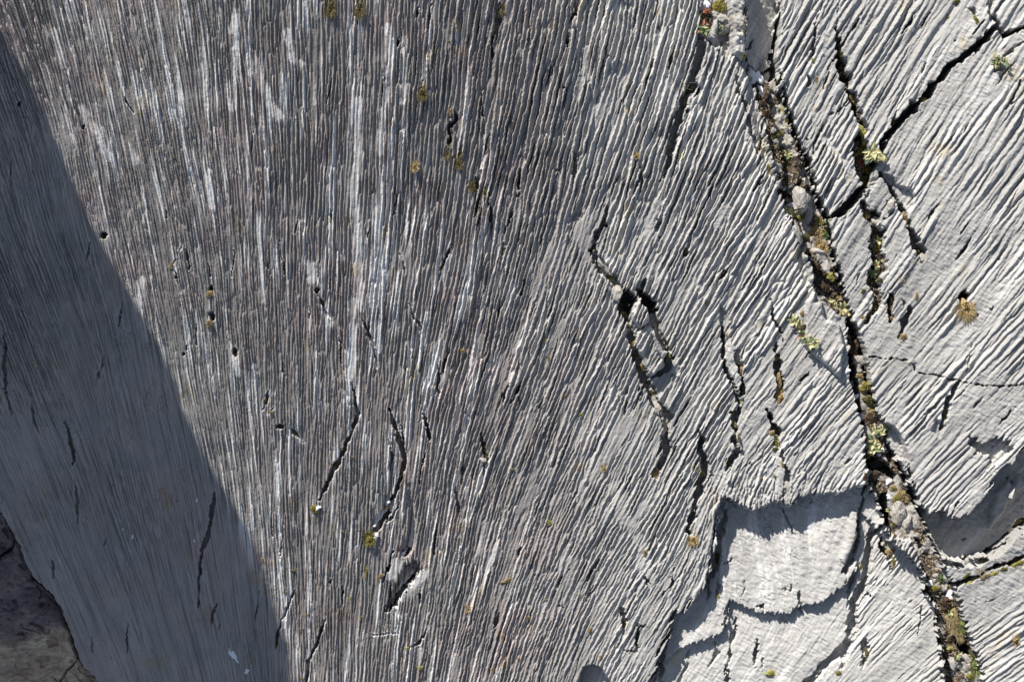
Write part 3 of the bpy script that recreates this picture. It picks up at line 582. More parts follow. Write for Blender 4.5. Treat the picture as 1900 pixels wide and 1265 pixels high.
# ------------------------------------------------------------------ the rock as separate blocks
LAB = np.zeros((NV, NU), np.int16)
def lab(pts, k):
    s_, d = sdf(pts, pad=8); L = LAB[s_]; L[d < 0] = k
SLABS = [
 ('rock_slab', [(1449,-70),(1449,22),(1441,60),(1438,100),(1443,140),(1458,195),(1472,240),(1494,290),(1514,350),(1533,400),(1558,392),(1580,376),(1600,352),(1604,330),(1603,290),(1603,245),(1598,225),(1588,195),(1575,165),(1565,130),(1558,90),(1553,55),(1554,-70)], 'narrow fluted limestone slab with a pale cross vein, between the mossy fissure and the soil-filled crack', 'rock slab'),
 ('rock_slab', [(1554,-70),(1553,55),(1558,90),(1565,130),(1575,165),(1588,195),(1598,225),(1603,245),(1603,290),(1628,290),(1640,262),(1655,243),(1675,220),(1700,196),(1725,172),(1745,145),(1760,128),(1800,96),(1832,72),(1846,45),(1838,25),(1840,-70)], 'broad pale limestone slab with wide flutes, above the black diagonal crack at upper right', 'rock slab'),
 ('rock_slab', [(1840,-70),(1838,25),(1846,40),(1862,65),(1880,58),(1900,52),(1980,30),(1980,-70)], 'fluted limestone corner block in the far upper right corner', 'rock slab'),
 ('rock_slab', [(1862,65),(1846,48),(1832,72),(1800,96),(1760,128),(1745,145),(1725,172),(1700,196),(1675,220),(1655,243),(1640,262),(1628,290),(1620,315),(1635,322),(1652,348),(1668,372),(1678,392),(1690,425),(1706,455),(1713,485),(1690,530),(1688,572),(1672,625),(1680,665),(1692,672),(1705,690),(1745,698),(1800,710),(1860,718),(1980,712),(1980,30),(1900,52),(1880,58)], 'largest fluted limestone slab on the right, holding the golden grass tussock', 'rock slab'),
 ('rock_slab', [(1538,404),(1558,392),(1580,376),(1600,352),(1620,315),(1635,322),(1652,348),(1668,372),(1678,392),(1690,425),(1706,455),(1713,485),(1690,530),(1688,572),(1672,625),(1680,665),(1660,663),(1642,664),(1606,658),(1604,640),(1585,590),(1562,525),(1541,455)], 'small broken limestone slab crossed by a strip of moss and brown soil', 'rock slab'),
 ('rock_slab', [(1606,658),(1642,664),(1680,665),(1692,672),(1705,690),(1745,698),(1800,710),(1860,718),(1980,712),(1980,795),(1900,835),(1880,862),(1858,868),(1845,895),(1832,914),(1822,930),(1800,951),(1775,962),(1752,950),(1722,951),(1708,935),(1698,905),(1684,868),(1664,850),(1650,812),(1636,770),(1612,700)], 'limestone slab with overhanging fluted lower edge, below the thin curved crack', 'rock slab'),
 ('rock_ledge', [(1684,868),(1698,905),(1708,935),(1722,951),(1752,950),(1775,962),(1800,951),(1822,930),(1832,914),(1845,895),(1858,868),(1880,862),(1900,835),(1980,795),(1980,945),(1910,975),(1858,1020),(1830,1042),(1800,1051),(1770,1049),(1745,1040),(1722,985)], 'smooth grey rock ledge lying in shadow under the overhanging fluted slab', 'rock ledge'),
 ('rock_block', [(1745,1040),(1770,1049),(1800,1051),(1830,1042),(1858,1020),(1910,975),(1980,945),(1980,1010),(1905,1034),(1860,1050),(1830,1060),(1788,1080),(1768,1086)], 'long low limestone block between two moss-filled joints at lower right', 'rock block'),
 ('rock_slab', [(1768,1086),(1788,1080),(1830,1060),(1860,1050),(1905,1034),(1980,1010),(1980,1340),(1850,1340),(1830,1265),(1812,1215),(1798,1165),(1784,1115)], 'bright limestone slab with long slanting flutes in the lower right corner', 'rock slab'),
 ('rock_block', [(1597,905),(1562,916),(1505,915),(1482,926),(1466,942),(1452,931),(1432,930),(1402,948),(1380,946),(1356,929),(1337,926),(1331,960),(1326,1010),(1321,1060),(1306,1090),(1266,1136),(1252,1132),(1228,1210),(1214,1265),(1262,1210),(1300,1194),(1322,1188),(1343,1176),(1357,1118),(1385,1130),(1420,1140),(1462,1142),(1480,1131),(1532,1117),(1568,1092),(1592,1058),(1597,945)], 'smooth pale limestone block without flutes, with saw-tooth shadow along its top', 'rock block'),
 ('rock_outcrop', BL, 'brown mottled unfluted rock beyond the dark joint in the lower left corner', 'rock outcrop'),
 ('rock_wedge', [(1178,560),(1190,550),(1206,562),(1208,586),(1200,600),(1186,608),(1174,595),(1172,578)], 'rounded fluted rock wedge beside the black hole in the middle crack', 'rock wedge'),
 ('rock_wedge', [(1182,615),(1196,602),(1210,606),(1222,630),(1240,655),(1232,680),(1215,696),(1200,694),(1188,660),(1178,630)], 'larger elongated rock wedge with a white broken rim in the middle crack', 'rock wedge'),
]
for i, s_ in enumerate(SLABS): lab(s_[1], i+1)
SOILK = len(SLABS)+1
LAB[SOILB] = SOILK
def surf(name, k):
    q_ = LAB[:-1, :-1] == k
    iy, ix = np.nonzero(q_)
    v00 = iy*NU+ix
    quads = np.stack([v00, v00+NU, v00+NU+1, v00+1], 1)
    used = np.zeros(NU*NV, bool); used[quads.ravel()] = True
    idx = np.cumsum(used)-1
    quads = idx[quads].astype(np.int32)
    sel = np.nonzero(used)[0]
    co = np.stack([XW.ravel()[sel], YW.ravel()[sel], ZW.ravel()[sel]], 1).astype(f4)
    me = bpy.data.meshes.new(name)
    me.vertices.add(len(co)); me.vertices.foreach_set('co', co.ravel())
    nq = len(quads)
    me.loops.add(nq*4); me.loops.foreach_set('vertex_index', quads.ravel())
    me.polygons.add(nq); me.polygons.foreach_set('loop_start', np.arange(0, nq*4, 4, dtype=np.int32))
    me.polygons.foreach_set('use_smooth', np.ones(nq, bool))
    at_ = me.color_attributes.new('tint', 'FLOAT_COLOR', 'POINT')
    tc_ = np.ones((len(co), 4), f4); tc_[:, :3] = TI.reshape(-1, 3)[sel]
    at_.data.foreach_set('color', tc_.ravel())
    me.update(calc_edges=True)
    me.materials.append(M_ROCK)
    o = bpy.data.objects.new(name, me); C.objects.link(o)
    return o
def tag(o, label, cat, group=None, kind=None):
    if label: o['label'] = label
    if cat: o['category'] = cat
    if group: o['group'] = group
    if kind: o['kind'] = kind
    return o
tag(surf('terrain', 0), 'steep grey limestone face covered with fine parallel flutes', 'rock face', kind='structure')
for i, s_ in enumerate(SLABS): tag(surf(s_[0], i+1), s_[2], s_[3])
tag(surf('soil', SOILK), 'dark brown humus lying in the fissures of the rock', 'soil', kind='structure')

# coarse ground round the modelled face
gu, gv = np.meshgrid(np.linspace(-3200, 5000, 165), np.linspace(-3000, 4200, 145))
def ground_coarse():
    zc = zmacro(gu, gv)
    inside = (gu > -55) & (gu < 1955) & (gv > -55) & (gv < 1320)
    near = np.maximum(np.maximum(-gu, gu-1900), np.maximum(-gv, gv-1265))
    zc = zc + np.clip((near-40)/300, 0, 1)*26*fbm(gu.astype(f4), gv.astype(f4), 260, 171, 4) - 3 - np.where(inside, 110, 0)
    k = (H-zmacro(gu, gv))/H
    co = np.stack([((gu-CX)*k*S).ravel(), (-(gv-CY)*k*S).ravel(), (zc*S).ravel()], 1)
    ny, nx = gu.shape
    fs = [(j*nx+i, (j+1)*nx+i, (j+1)*nx+i+1, j*nx+i+1) for j in range(ny-1) for i in range(nx-1)]
    me = bpy.data.meshes.new('ground'); me.from_pydata(co.tolist(), [], fs); me.update()
    me.polygons.foreach_set('use_smooth', np.ones(len(fs), bool))
    a = me.color_attributes.new('tint', 'FLOAT_COLOR', 'POINT'); a.data.foreach_set('color', np.tile(np.array([.40, .39, .37, 1], f4), len(co)))
    me.materials.append(M_ROCK)
    o = bpy.data.objects.new('ground', me); C.objects.link(o)
    tag(o, 'bare grey limestone ground round the fluted face', 'ground', kind='structure')
ground_coarse()

# ------------------------------------------------------------------ rock tower added outside the frame, shaped to shade the left side
EDGE = [(-60,-70),(0,48),(50,150),(100,250),(140,340),(176,420),(205,478),(232,525),(268,590),(300,650),(325,712),(345,770),(372,828),(400,882),(436,945),(470,1005),(492,1060),(510,1120),(526,1170),(540,1215),(546,1265),(552,1330)]
def tower():
    Y0 = -190.0
    prof_ = []
    for x, y in EDGE:
        zg = float(zmacro(x, y))
        k = (H-zg)/H; gx, gy = CX+(x-CX)*k, CY+(y-CY)*k
        t = (gy-Y0)/LY
        prof_.append((gx-LX*t, zg+TANE*t))
    px_, pz_ = np.array([p[0] for p in prof_]), np.array([p[1] for p in prof_])
    zz = np.concatenate([np.linspace(-260, pz_[0], 8)[:-1], np.linspace(pz_[0], pz_[-1], 220), np.linspace(pz_[-1], pz_[-1]+240, 20)[1:]])
    xx = np.interp(zz, pz_, px_)
    xx[zz < pz_[0]] = px_[0]+(pz_[0]-zz[zz < pz_[0]])*.2
    xx[zz > pz_[-1]] = px_[-1]-(zz[zz > pz_[-1]]-pz_[-1])*.35
    xx = xx+5*fbm((zz*1.0).astype(f4), np.zeros(len(zz), f4), 34, 191, 2)+2.5*fbm((zz*1.0).astype(f4), np.zeros(len(zz), f4), 11, 193, 1)
    nx = 60
    s_ = np.linspace(0, 1, nx)**1.5
    verts = []; faces = []
    r_ = np.random.default_rng(5)
    for face, y in ((0, Y0), (1, Y0-420)):
        for j, z in enumerate(zz):
            for i in range(nx):
                x = xx[j]-s_[i]*(2300)-(300 if face else 0)
                n = float(fbm(np.array([x*1.0], f4), np.array([z*1.0], f4), 130, 181+face*9, 4)[0])
                e = min(1, s_[i]*30)
                verts.append(((x-CX)*S, -(y+(70*n*e-60*e)*(1 if face else -1)*-1-CY)*S if face else -(y-60*e+70*n*e-CY)*S, (z+6*n*(1-e))*S))
    nz = len(zz); off = nz*nx
    for j in range(nz-1):
        for i in range(nx-1):
            a = j*nx+i
            faces.append((a, a+1, a+nx+1, a+nx)); faces.append((off+a, off+a+nx, off+a+nx+1, off+a+1))
        faces.append((j*nx, (j+1)*nx, off+(j+1)*nx, off+j*nx))
        faces.append((j*nx+nx-1, off+j*nx+nx-1, off+(j+1)*nx+nx-1, (j+1)*nx+nx-1))
    t0 = (nz-1)*nx
    for i in range(nx-1): faces.append((t0+i, t0+i+1, off+t0+i+1, off+t0+i))
    me = bpy.data.meshes.new('shadow_caster_rock'); me.from_pydata(verts, [], faces); me.update()
    a = me.color_attributes.new('tint', 'FLOAT_COLOR', 'POINT'); a.data.foreach_set('color', np.tile(np.array([.36, .35, .33, 1], f4), len(verts)))
    me.materials.append(M_ROCK)
    o = bpy.data.objects.new('shadow_caster_rock', me); C.objects.link(o)
    tag(o, 'unseen limestone tower added above the face to throw the long shadow', 'rock tower')
tower()
# ------------------------------------------------------------------ plants, moss, snow and loose stones
R = random.Random(3)
_seed = [0]
def mesh_obj(name, vf, m, loc, parent=None, smooth=False):
    v, f = vf
    me = bpy.data.meshes.new(name); me.from_pydata(v, [], f); me.update()
    if smooth: me.polygons.foreach_set('use_smooth', [True]*len(f))
    me.materials.append(m)
    o = bpy.data.objects.new(name, me); C.objects.link(o)
    o.location = loc
    if parent: o.parent = parent
    return o
def add(vf, v, f):
    k = len(vf[0]); vf[0].extend(v); vf[1].extend([tuple(i+k for i in q_) for q_ in f])
def blade(vf, root, ang, ln, rise, wd, droop=.5, seg_=4):
    c, s = math.cos(ang), math.sin(ang); v = []; f = []
    for i in range(seg_+1):
        t = i/seg_; r_ = ln*t; z = rise*(t-droop*t*t)*1.6
        w_ = wd*(1-t*.9)
        x, y = root[0]+c*r_, root[1]+s*r_
        v += [(x-s*w_, y+c*w_, root[2]+z), (x+s*w_, y-c*w_, root[2]+z+w_*.6)]
    for i in range(seg_): f.append((2*i, 2*i+1, 2*i+3, 2*i+2))
    add(vf, v, f)
def tuft_vf(w_, h_, n=110, lie=None, rise=.45):
    vf = ([], [])
    for _ in range(n):
        a = R.uniform(0, 2*math.pi); k = R.random()**.6
        if lie is not None: a = lie+R.gauss(0, .75)
        elif R.random() < .6: a = -1.5+R.gauss(0, .5)+(math.pi if R.random() < .35 else 0)
        rx, ry = w_*.5*S, h_*.5*S
        root = (math.cos(a)*rx*k*.45+R.gauss(0, .12)*rx, math.sin(a)*ry*k*.45+R.gauss(0, .12)*ry, -.004)
        ln = (R.uniform(.3, 1.05))*math.hypot(rx*math.cos(a), ry*math.sin(a))*(1.25 if lie is not None else .85)
        blade(vf, root, a+R.gauss(0, .35), ln, rise*min(rx, ry)*R.uniform(.6, 1.6)+.004, .0024*R.uniform(.7, 1.5), R.uniform(.3, .8))
    return vf
def grass(px, py, w_, h_, label, m=None, lie=None, n=130, cat='grass tuft', group=None, name='grass_tuft'):
    vf = tuft_vf(w_*1.25, h_*1.25, int(n*1.4), lie)
    _seed[0] += 1; dv_, df_ = dome_vf(w_*.62, h_*.62, min(w_, h_)*.35, 0, .3, .5, _seed[0], 6, 18, fuzz=60)
    add(vf, dv_, df_)
    o = mesh_obj(name, vf, m or M_GRASS, at(px, py)+Vector((0, 0, .001)))
    return tag(o, label, cat, group)
def dome_vf(w_, h_, hz, rot, ragged=.25, lump=.25, seed=0, nr=9, na=28, fuzz=0, flat=.5):
    rr = random.Random(seed); vf = ([], [])
    ph_ = [rr.uniform(0, 6.28) for _ in range(6)]
    v = [(0, 0, hz*S)]; f = []
    cr_, sr_ = math.cos(rot), math.sin(rot)
    for j in range(1, nr+1):
        t = j/nr
        for i in range(na):
            a = 2*math.pi*i/na
            e = 1+ragged*(.5*math.sin(2*a+ph_[0])+.35*math.sin(3*a+ph_[1])+.3*math.sin(5*a+ph_[2])+.2*math.sin(9*a+ph_[3]))
            x = math.cos(a)*w_*.5*S*t*e; y = math.sin(a)*h_*.5*S*t*e
            z = hz*S*((1-t**2.4)**flat)*(1+lump*(math.sin(9*t+4*a+ph_[4])*.5+rr.uniform(-.6, .6)))-(.012 if j == nr else .0)
            v.append((x*cr_-y*sr_, x*sr_+y*cr_, z))
    for i in range(na): f.append((0, 1+i, 1+(i+1) % na))
    for j in range(nr-1):
        for i in range(na):
            a = 1+j*na+i; b_ = 1+j*na+(i+1) % na
            f.append((a, a+na, b_+na, b_))
    add(vf, v, f)
    for _ in range(fuzz):
        p = v[rr.randrange(1, len(v)-na)]
        a = rr.uniform(0, 6.28); ln = rr.uniform(.002, .006)
        q1 = (p[0]+math.cos(a)*ln, p[1]+math.sin(a)*ln, p[2]+rr.uniform(.001, .006)); d = .0012
        add(vf, [p, (p[0]+d, p[1]+d, p[2]+.001), q1], [(0, 1, 2)])
    return vf
def moss(px, py, w_, h_, label, m=None, rot=0, hz=None, cat='moss', group=None):
    _seed[0] += 1
    hz = hz or max(2.0, min(w_, h_)*.28)
    o = mesh_obj('moss_cushion', dome_vf(w_, h_, hz, math.radians(-rot), .35, .35, _seed[0], fuzz=int(40+w_*h_*.5)), m or M_MOSS, at(px, py)+Vector((0, 0, -.002)), smooth=False)
    return tag(o, label, cat, group)
def snow(px, py, w_, h_, label, rot=0, hz=3.0, cat='snow'):
    _seed[0] += 1
    o = mesh_obj('snow_patch', dome_vf(w_, h_, hz, math.radians(-rot), .5, .06, _seed[0], 8, 40, flat=.35), M_SNOW, at(px, py)+Vector((0, 0, .002)), smooth=True)
    return tag(o, label, cat)
def stone(px, py, w_, h_, label, rot=0, hz=None, cat='stone', group=None, m=None, name='loose_stone', lift=0.0):
    _seed[0] += 1; rr = random.Random(_seed[0]+50)
    hz = hz or min(w_, h_)*.35
    import bmesh
    bm = bmesh.new(); bmesh.ops.create_icosphere(bm, subdivisions=4, radius=1)
    pl = [Vector((rr.uniform(-1, 1), rr.uniform(-1, 1), rr.uniform(-.3, 1))).normalized() for _ in range(14)]
    c_, s_ = math.cos(math.radians(-rot)), math.sin(math.radians(-rot))
    cos_ = np.array([v.co[:] for v in bm.verts], f4)
    nz_ = fbm(cos_[:, 0]*9+_seed[0]*3, cos_[:, 1]*9+cos_[:, 2]*7, 4, 201, 3)
    for v, k in zip(bm.verts, nz_):
        p = v.co.copy()
        for n_ in pl:
            d = p.dot(n_)-.60
            if d > 0: p -= n_*d*.93
        p *= 1+.24*float(k)
        x, y = p.x*w_*.5*S*1.35, p.y*h_*.5*S*1.35
        v.co = (x*c_-y*s_, x*s_+y*c_, p.z*hz*S)
    me = bpy.data.meshes.new(name); bm.to_mesh(me); bm.free(); me.materials.append(m or M_STONE)
    o = bpy.data.objects.new(name, me); C.objects.link(o); o.location = at(px, py)+Vector((0, 0, hz*S*.3+lift))
    return tag(o, label, cat, group)
def leaf(vf, root, ang, ln, wd, pitch, curl):
    c, s = math.cos(ang), math.sin(ang); v = []; f = []
    prof_ = [.12, .6, 1, .85, .45, .05]
    z = root[2]; r_ = 0; e = pitch
    n = len(prof_)-1
    for i, w_ in enumerate(prof_):
        x, y = root[0]+c*r_, root[1]+s*r_
        ww = wd*w_
        v += [(x-s*ww, y+c*ww, z+ww*.45), (x, y, z), (x+s*ww, y-c*ww, z+ww*.45)]
        r_ += ln/n*math.cos(e); z += ln/n*math.sin(e); e -= curl/n
    for i in range(n):
        a = 3*i; f += [(a, a+1, a+4, a+3), (a+1, a+2, a+5, a+4)]
    add(vf, v, f)
def tube(vf, pts, r0):
    v = []; f = []
    for i, p in enumerate(pts):
        q1 = pts[min(i+1, len(pts)-1)]; q0 = pts[max(i-1, 0)]
        d = (Vector(q1)-Vector(q0)).normalized(); a = d.cross(Vector((0, 0, 1)))
        a = a.normalized() if a.length > 1e-4 else Vector((1, 0, 0)); b_ = d.cross(a)
        rad = r0*(1-.6*i/len(pts))
        for k in range(4):
            t = k*math.pi/2; w_ = Vector(p)+a*math.cos(t)*rad+b_*math.sin(t)*rad
            v.append(tuple(w_))
    for i in range(len(pts)-1):
        for k in range(4):
            f.append((4*i+k, 4*i+(k+1) % 4, 4*i+4+(k+1) % 4, 4*i+4+k))
    add(vf, v, f)
def plant(px, py, w_, h_, label, n=16, rot=0, red=0, greens=.35, cat='leafy plant', size=1.0):
    """rosettes of pointed leaves on short creeping stems"""
    e = bpy.data.objects.new('leafy_plant', None); C.objects.link(e); e.location = at(px, py); e.empty_display_size = .02
    tag(e, label, cat)
    A_, G_, Rr, St = ([], []), ([], []), ([], []), ([], [])
    heads = max(2, int(n/5)); c_, s_ = math.cos(math.radians(-rot)), math.sin(math.radians(-rot))
    for k in range(heads):
        a = R.uniform(0, 6.28); q_ = R.random()**.5*.8
        x, y = math.cos(a)*w_*.5*q_*S, math.sin(a)*h_*.5*q_*S
        x, y = x*c_-y*s_, x*s_+y*c_
        tube(St, [(0, 0, 0), (x*.4, y*.4, .012), (x*.8, y*.8, .016), (x, y, .02)], .0016)
        for i in range(int(n/heads)+1):
            aa = R.uniform(0, 6.28); ln = R.uniform(6, 14)*S*size*1.15
            tgt = G_ if R.random() < greens else (Rr if R.random() < red else A_)
            leaf(tgt, (x, y, .02+R.uniform(0, .008)), aa, ln, ln*R.uniform(.16, .3), R.uniform(.1, .9), R.uniform(.4, 1.6))
    o = (0, 0, 0)
    for nm, vf, m in (('leaves', A_, M_LEAF), ('green_leaves', G_, M_LEAFG), ('red_leaves', Rr, M_LEAFR), ('stem', St, M_STEM)):
        if vf[0]: mesh_obj(nm, vf, m, o, e)
    return e
def twigs(px, py, w_, h_, label, n=14, m=None, cat='dry plant', rot=0, name='dry_twigs'):
    vf = ([], [])
    c_, s_ = math.cos(math.radians(-rot)), math.sin(math.radians(-rot))
    for _ in range(n):
        a = R.uniform(0, 6.28); x, y = R.gauss(0, .15)*w_*S, R.gauss(0, .15)*h_*S; z = .004; pts = []
        st_ = R.uniform(.5, 1)*.5*S/5
        for i in range(7):
            pts.append((x*c_-y*s_, x*s_+y*c_, z)); x += math.cos(a)*st_*w_; y += math.sin(a)*st_*h_; a += R.gauss(0, .35); z += R.uniform(0, .008)
        tube(vf, pts, .0013)
    o = mesh_obj(name, vf, m or M_TWIG, at(px, py)); return tag(o, label, cat)

# ---- grass and moss in the flutes of the big face
grass(613, 13, 15, 34, 'dark olive grass tuft at the top edge, left one of the pair', n=220)
grass(666, 13, 15, 34, 'dark olive grass tuft at the top edge, right one of the pair', n=220)
grass(929, 12, 17, 30, 'dark grass tuft in a groove at the top edge, right of centre', n=200)
twigs(920, 48, 22, 22, 'pale dry twigs with brown moss just under the dark top tuft', 10)
grass(783, 172, 18, 27, 'brown tussock high on the face with a yellow bit below it', n=200)
moss(777, 192, 6, 6, 'tiny yellow moss bit under the brown tussock', M_MOSSY)
moss(835, 207, 10, 16, 'small brown moss cushion above the short black crevice', M_MOSSB)
grass(829, 281, 9, 26, 'slender brown tuft at the lower end of the short black crevice', n=110)
grass(854, 281, 9, 18, 'upper dark tuft of two stacked in one groove', M_GRASS, n=100)
grass(850, 303, 11, 22, 'lower dark tuft of two stacked in one groove', M_GRASS, n=130)
grass(769, 309, 15, 20, 'straw-topped round tuft alone on the pale flutes', M_GRASSG, n=150)
grass(875, 343, 10, 20, 'dark tuft in a crevice, left of its neighbour tuft', n=110)
grass(899, 357, 11, 18, 'dark tuft in a crevice, right of its neighbour tuft', n=110)
moss(833, 77, 4, 5, 'tiny orange moss bit near the top of the face', M_MOSSB)
moss(810, 351, 4, 12, 'thin reddish moss streak left of the dark crevice tufts', M_MOSSB)
moss(1066, 300, 6, 18, 'thin dark brown moss in a groove above the pale smooth patch', M_MOSSD)
moss(937, 468, 7, 16, 'narrow olive moss in a groove above the middle of the face', M_MOSSD)
moss(972, 532, 8, 18, 'dark brown moss in a groove in the middle of the face', M_MOSSD)
twigs(1184, 282, 40, 34, 'pale spindly dry plant with one long straw stalk', 9, M_STEM)
grass(1180, 290, 12, 12, 'small straw tuft at the foot of the spindly dry plant', M_GRASSG, n=60)
moss(1222, 52, 5, 6, 'tiny green moss spot near the top edge', M_MOSSD)
moss(1190, 340, 5, 14, 'dark moss sliver below the spindly dry plant', M_MOSSD)
twigs(1266, 160, 40, 30, 'grey dead twigs lying beside the long slanting crevice', 14)
grass(1276, 166, 16, 22, 'yellow-green tuft in the slanting crevice behind the dead twigs', M_GRASSV, n=90)
moss(1271, 188, 6, 12, 'brown moss strand below the dead twigs', M_MOSSB)
moss(1103, 462, 9, 8, 'rust-brown moss at the top of the middle crack', M_MOSSB)
moss(1130, 515, 12, 9, 'small yellow-brown moss between the broken stones', M_MOSS, 30)
moss(1113, 497, 5, 8, 'tiny tan moss bit among the broken stones', M_MOSSB)
grass(1162, 572, 18, 18, 'green-yellow grass at the rim of the black hole', M_GRASSV, n=120)
moss(1156, 586, 22, 14, 'tan moss cushion below the black hole', M_MOSSB, -25)
moss(1168, 605, 15, 14, 'tan moss cushion filling the crack, upper of four', M_MOSSB, 40)
moss(1173, 638, 11, 16, 'red-brown moss in the crack, second of four', M_MOSSB, 60)
moss(1180, 660, 8, 16, 'yellow-green moss strip in the crack, third of four', M_MOSS, 65)
moss(1190, 683, 15, 18, 'tan moss cushion filling the crack, lowest of four', M_MOSSB, 30)
moss(1203, 708, 6, 14, 'dark moss strand under the tan cushions', M_MOSSD, 60)
moss(1236, 763, 8, 7, 'yellow moss dot beside the dark crevice under the broken stones', M_MOSSY)
moss(1242, 661, 5, 6, 'tiny yellow moss dot on the broken rim of the wedge', M_MOSSY)
moss(1274, 471, 8, 10, 'straw-coloured moss bit beside a bright rounded ridge', M_MOSSB)
moss(1310, 562, 7, 9, 'olive moss bit beside a white patch of the flutes', M_MOSS)
moss(1018, 665, 7, 12, 'olive moss oval in the middle of the face, lower one', M_MOSS)
moss(1012, 628, 6, 14, 'brown moss sliver in the middle of the face, upper one', M_MOSSB)
moss(1046, 733, 9, 14, 'brownish moss on a pale ridge knot', M_MOSSB)
moss(1078, 769, 8, 6, 'small yellow moss dot right of the brownish ridge knot', M_MOSSY)
moss(965, 745, 4, 14, 'thin rust moss streak in a groove', M_MOSSB)
moss(858, 651, 12, 9, 'tan moss half-moon in a rounded hollow', M_MOSSB)
moss(834, 697, 5, 9, 'dark brown moss bit under the rounded hollow', M_MOSSD)
grass(900, 834, 16, 22, 'brown tussock over a small grey stone in the lower face', M_GRASS, n=140)
moss(892, 805, 5, 5, 'orange moss bit above the brown tussock and its stone', M_MOSSB)
stone(897, 853, 14, 10, 'small grey stone caught under the brown tussock', 20)
moss(950, 870, 7, 7, 'pale tan moss dot right of the tussock with the stone', M_MOSSB)
moss(846, 966, 8, 8, 'straw-coloured moss bit at the end of a short groove', M_MOSSB)
moss(928, 949, 4, 5, 'tiny yellow moss speck low on the face', M_MOSSY)
moss(1019, 968, 10, 16, 'yellow moss oval alone on the flutes left of the pale knot', M_MOSSY, -10)
grass(1120, 868, 9, 14, 'ochre tuft in a groove below the pale streak', M_GRASSG, n=70)
grass(1218, 873, 12, 22, 'rusty tuft at the lower end of the middle crack', M_GRASSG, n=110, lie=-2.0)
grass(1285, 999, 18, 18, 'orange-brown fan of grass left of the smooth block', M_GRASSG, n=130, lie=-1.3)
moss(1197, 1024, 9, 12, 'tan lichen-like moss on the white broken seam', M_MOSSB)
moss(1076, 1105, 8, 10, 'rust-brown moss dot in the lower flutes', M_MOSSB)
moss(1095, 1168, 8, 12, 'brown tuft of moss above the shaded hollow at the bottom', M_MOSSB)
moss(1115, 1218, 7, 10, 'ochre moss dot right above the shaded hollow at the bottom', M_MOSSB)
moss(1159, 1159, 8, 14, 'brown moss in a short black pocket', M_MOSSD)
moss(1013, 1112, 5, 5, 'yellow-brown moss speck at the lower middle', M_MOSSY)
moss(980, 1145, 8, 9, 'brown moss spot beside a pale ridge at the bottom', M_MOSSB)
grass(868, 1128, 9, 14, 'golden-brown tuft in the lower flutes', M_GRASSG, n=80)
moss(942, 1076, 8, 26, 'long tan moss strip following a slanting seam', M_MOSSB, 62)
moss(930, 1176, 10, 13, 'round tan moss cushion low on the face', M_MOSSB)
moss(913, 1242, 8, 7, 'tan moss dot on the bottom edge, left of its twin', M_MOSSB)
moss(962, 1222, 7, 6, 'rust moss dot near the bottom edge', M_MOSSB)
moss(780, 1238, 9, 11, 'round yellow moss cushion near the bottom edge', M_MOSSY)
moss(755, 1202, 8, 8, 'yellow moss bit under a short slanting crevice', M_MOSSY)
moss(719, 1134, 6, 9, 'yellow-brown moss at the tip of the dark hollow', M_MOSS)
moss(680, 1057, 8, 30, 'long tan moss strip left of the dark hollow', M_MOSSB, -80+90)
moss(707, 1068, 10, 9, 'brown moss bit between the tan strip and the dark hollow', M_MOSSB)
grass(686, 999, 22, 24, 'big olive tussock at the lower end of the curved crevice', M_MOSS, n=220)
snow(698, 994, 12, 9, 'white snow scrap beside the big olive tussock', -40)
stone(729, 933, 12, 26, 'grey stone wedged in the curved crevice', 30)
moss(747, 856, 6, 10, 'brown moss in the upper curved crevice, upper bit', M_MOSSD); moss(747, 877, 9, 12, 'ochre moss in the upper curved crevice, lower bit', M_MOSSB)
moss(717, 941, 7, 9, 'ochre moss beside the wedged grey stone', M_MOSSB)
snow(721, 931, 8, 6, 'small blue-white snow bit above the wedged grey stone', 30)
snow(748, 1026, 15, 6, 'crescent of snow at the bottom of the oval hole', -30); stone(752, 1016, 11, 9, 'small grey stone inside the oval hole above the snow crescent', 0)
snow(757, 1083, 5, 5, 'snow speck inside the dark hollow')
moss(583, 944, 18, 16, 'olive moss cushion at the lower end of the long crevice', M_MOSS, 20); snow(590, 942, 11, 9, 'snow scrap beside the olive moss of the long crevice', -30)
moss(633, 831, 8, 8, 'brown moss half way down the long crevice', M_MOSSB); moss(622, 861, 8, 11, 'olive moss in the long crevice, above the lowest pair', M_MOSSD); moss(613, 894, 9, 10, 'brown-green moss in the lower part of the long crevice', M_MOSSB)
moss(652, 848, 8, 7, 'pale brown moss to the right of the long crevice', M_MOSSB)
moss(543, 803, 20, 10, 'tan moss filling the short slanting slit', M_MOSSB, 50); moss(503, 765, 8, 9, 'brown moss bit above the slanting slit', M_MOSSB); moss(492, 742, 5, 8, 'dark moss sliver at the upper slit', M_MOSSD)
moss(597, 558, 12, 15, 'tan moss bump between two small holes', M_MOSSB, 20); moss(588, 537, 6, 7, 'small ochre moss at the upper hole', M_MOSSB); stone(601, 574, 9, 10, 'pale stone chip under the tan moss bump', 0)
moss(389, 546, 16, 13, 'round tan moss cushion with a dark hole above it, upper of two', M_MOSSB); moss(388, 600, 14, 14, 'rusty moss cushion with a dark hole above it, lower of two', M_MOSSB, 30)
moss(320, 490, 9, 22, 'tan moss in a slanting slit near the shadow edge', M_MOSSB, 25); moss(323, 292, 5, 6, 'tiny orange moss speck on the upper left face', M_MOSSB)
moss(437, 660, 9, 12, 'pale lumpy moss under a small hole', M_MOSSB)
moss(488, 1038, 7, 16, 'brown moss streak close to the shadow edge', M_MOSSB); moss(542, 1058, 9, 8, 'small brown moss right of the shadow edge', M_MOSS); moss(571, 1140, 8, 8, 'ochre moss dot above the lower crevices', M_MOSSB)
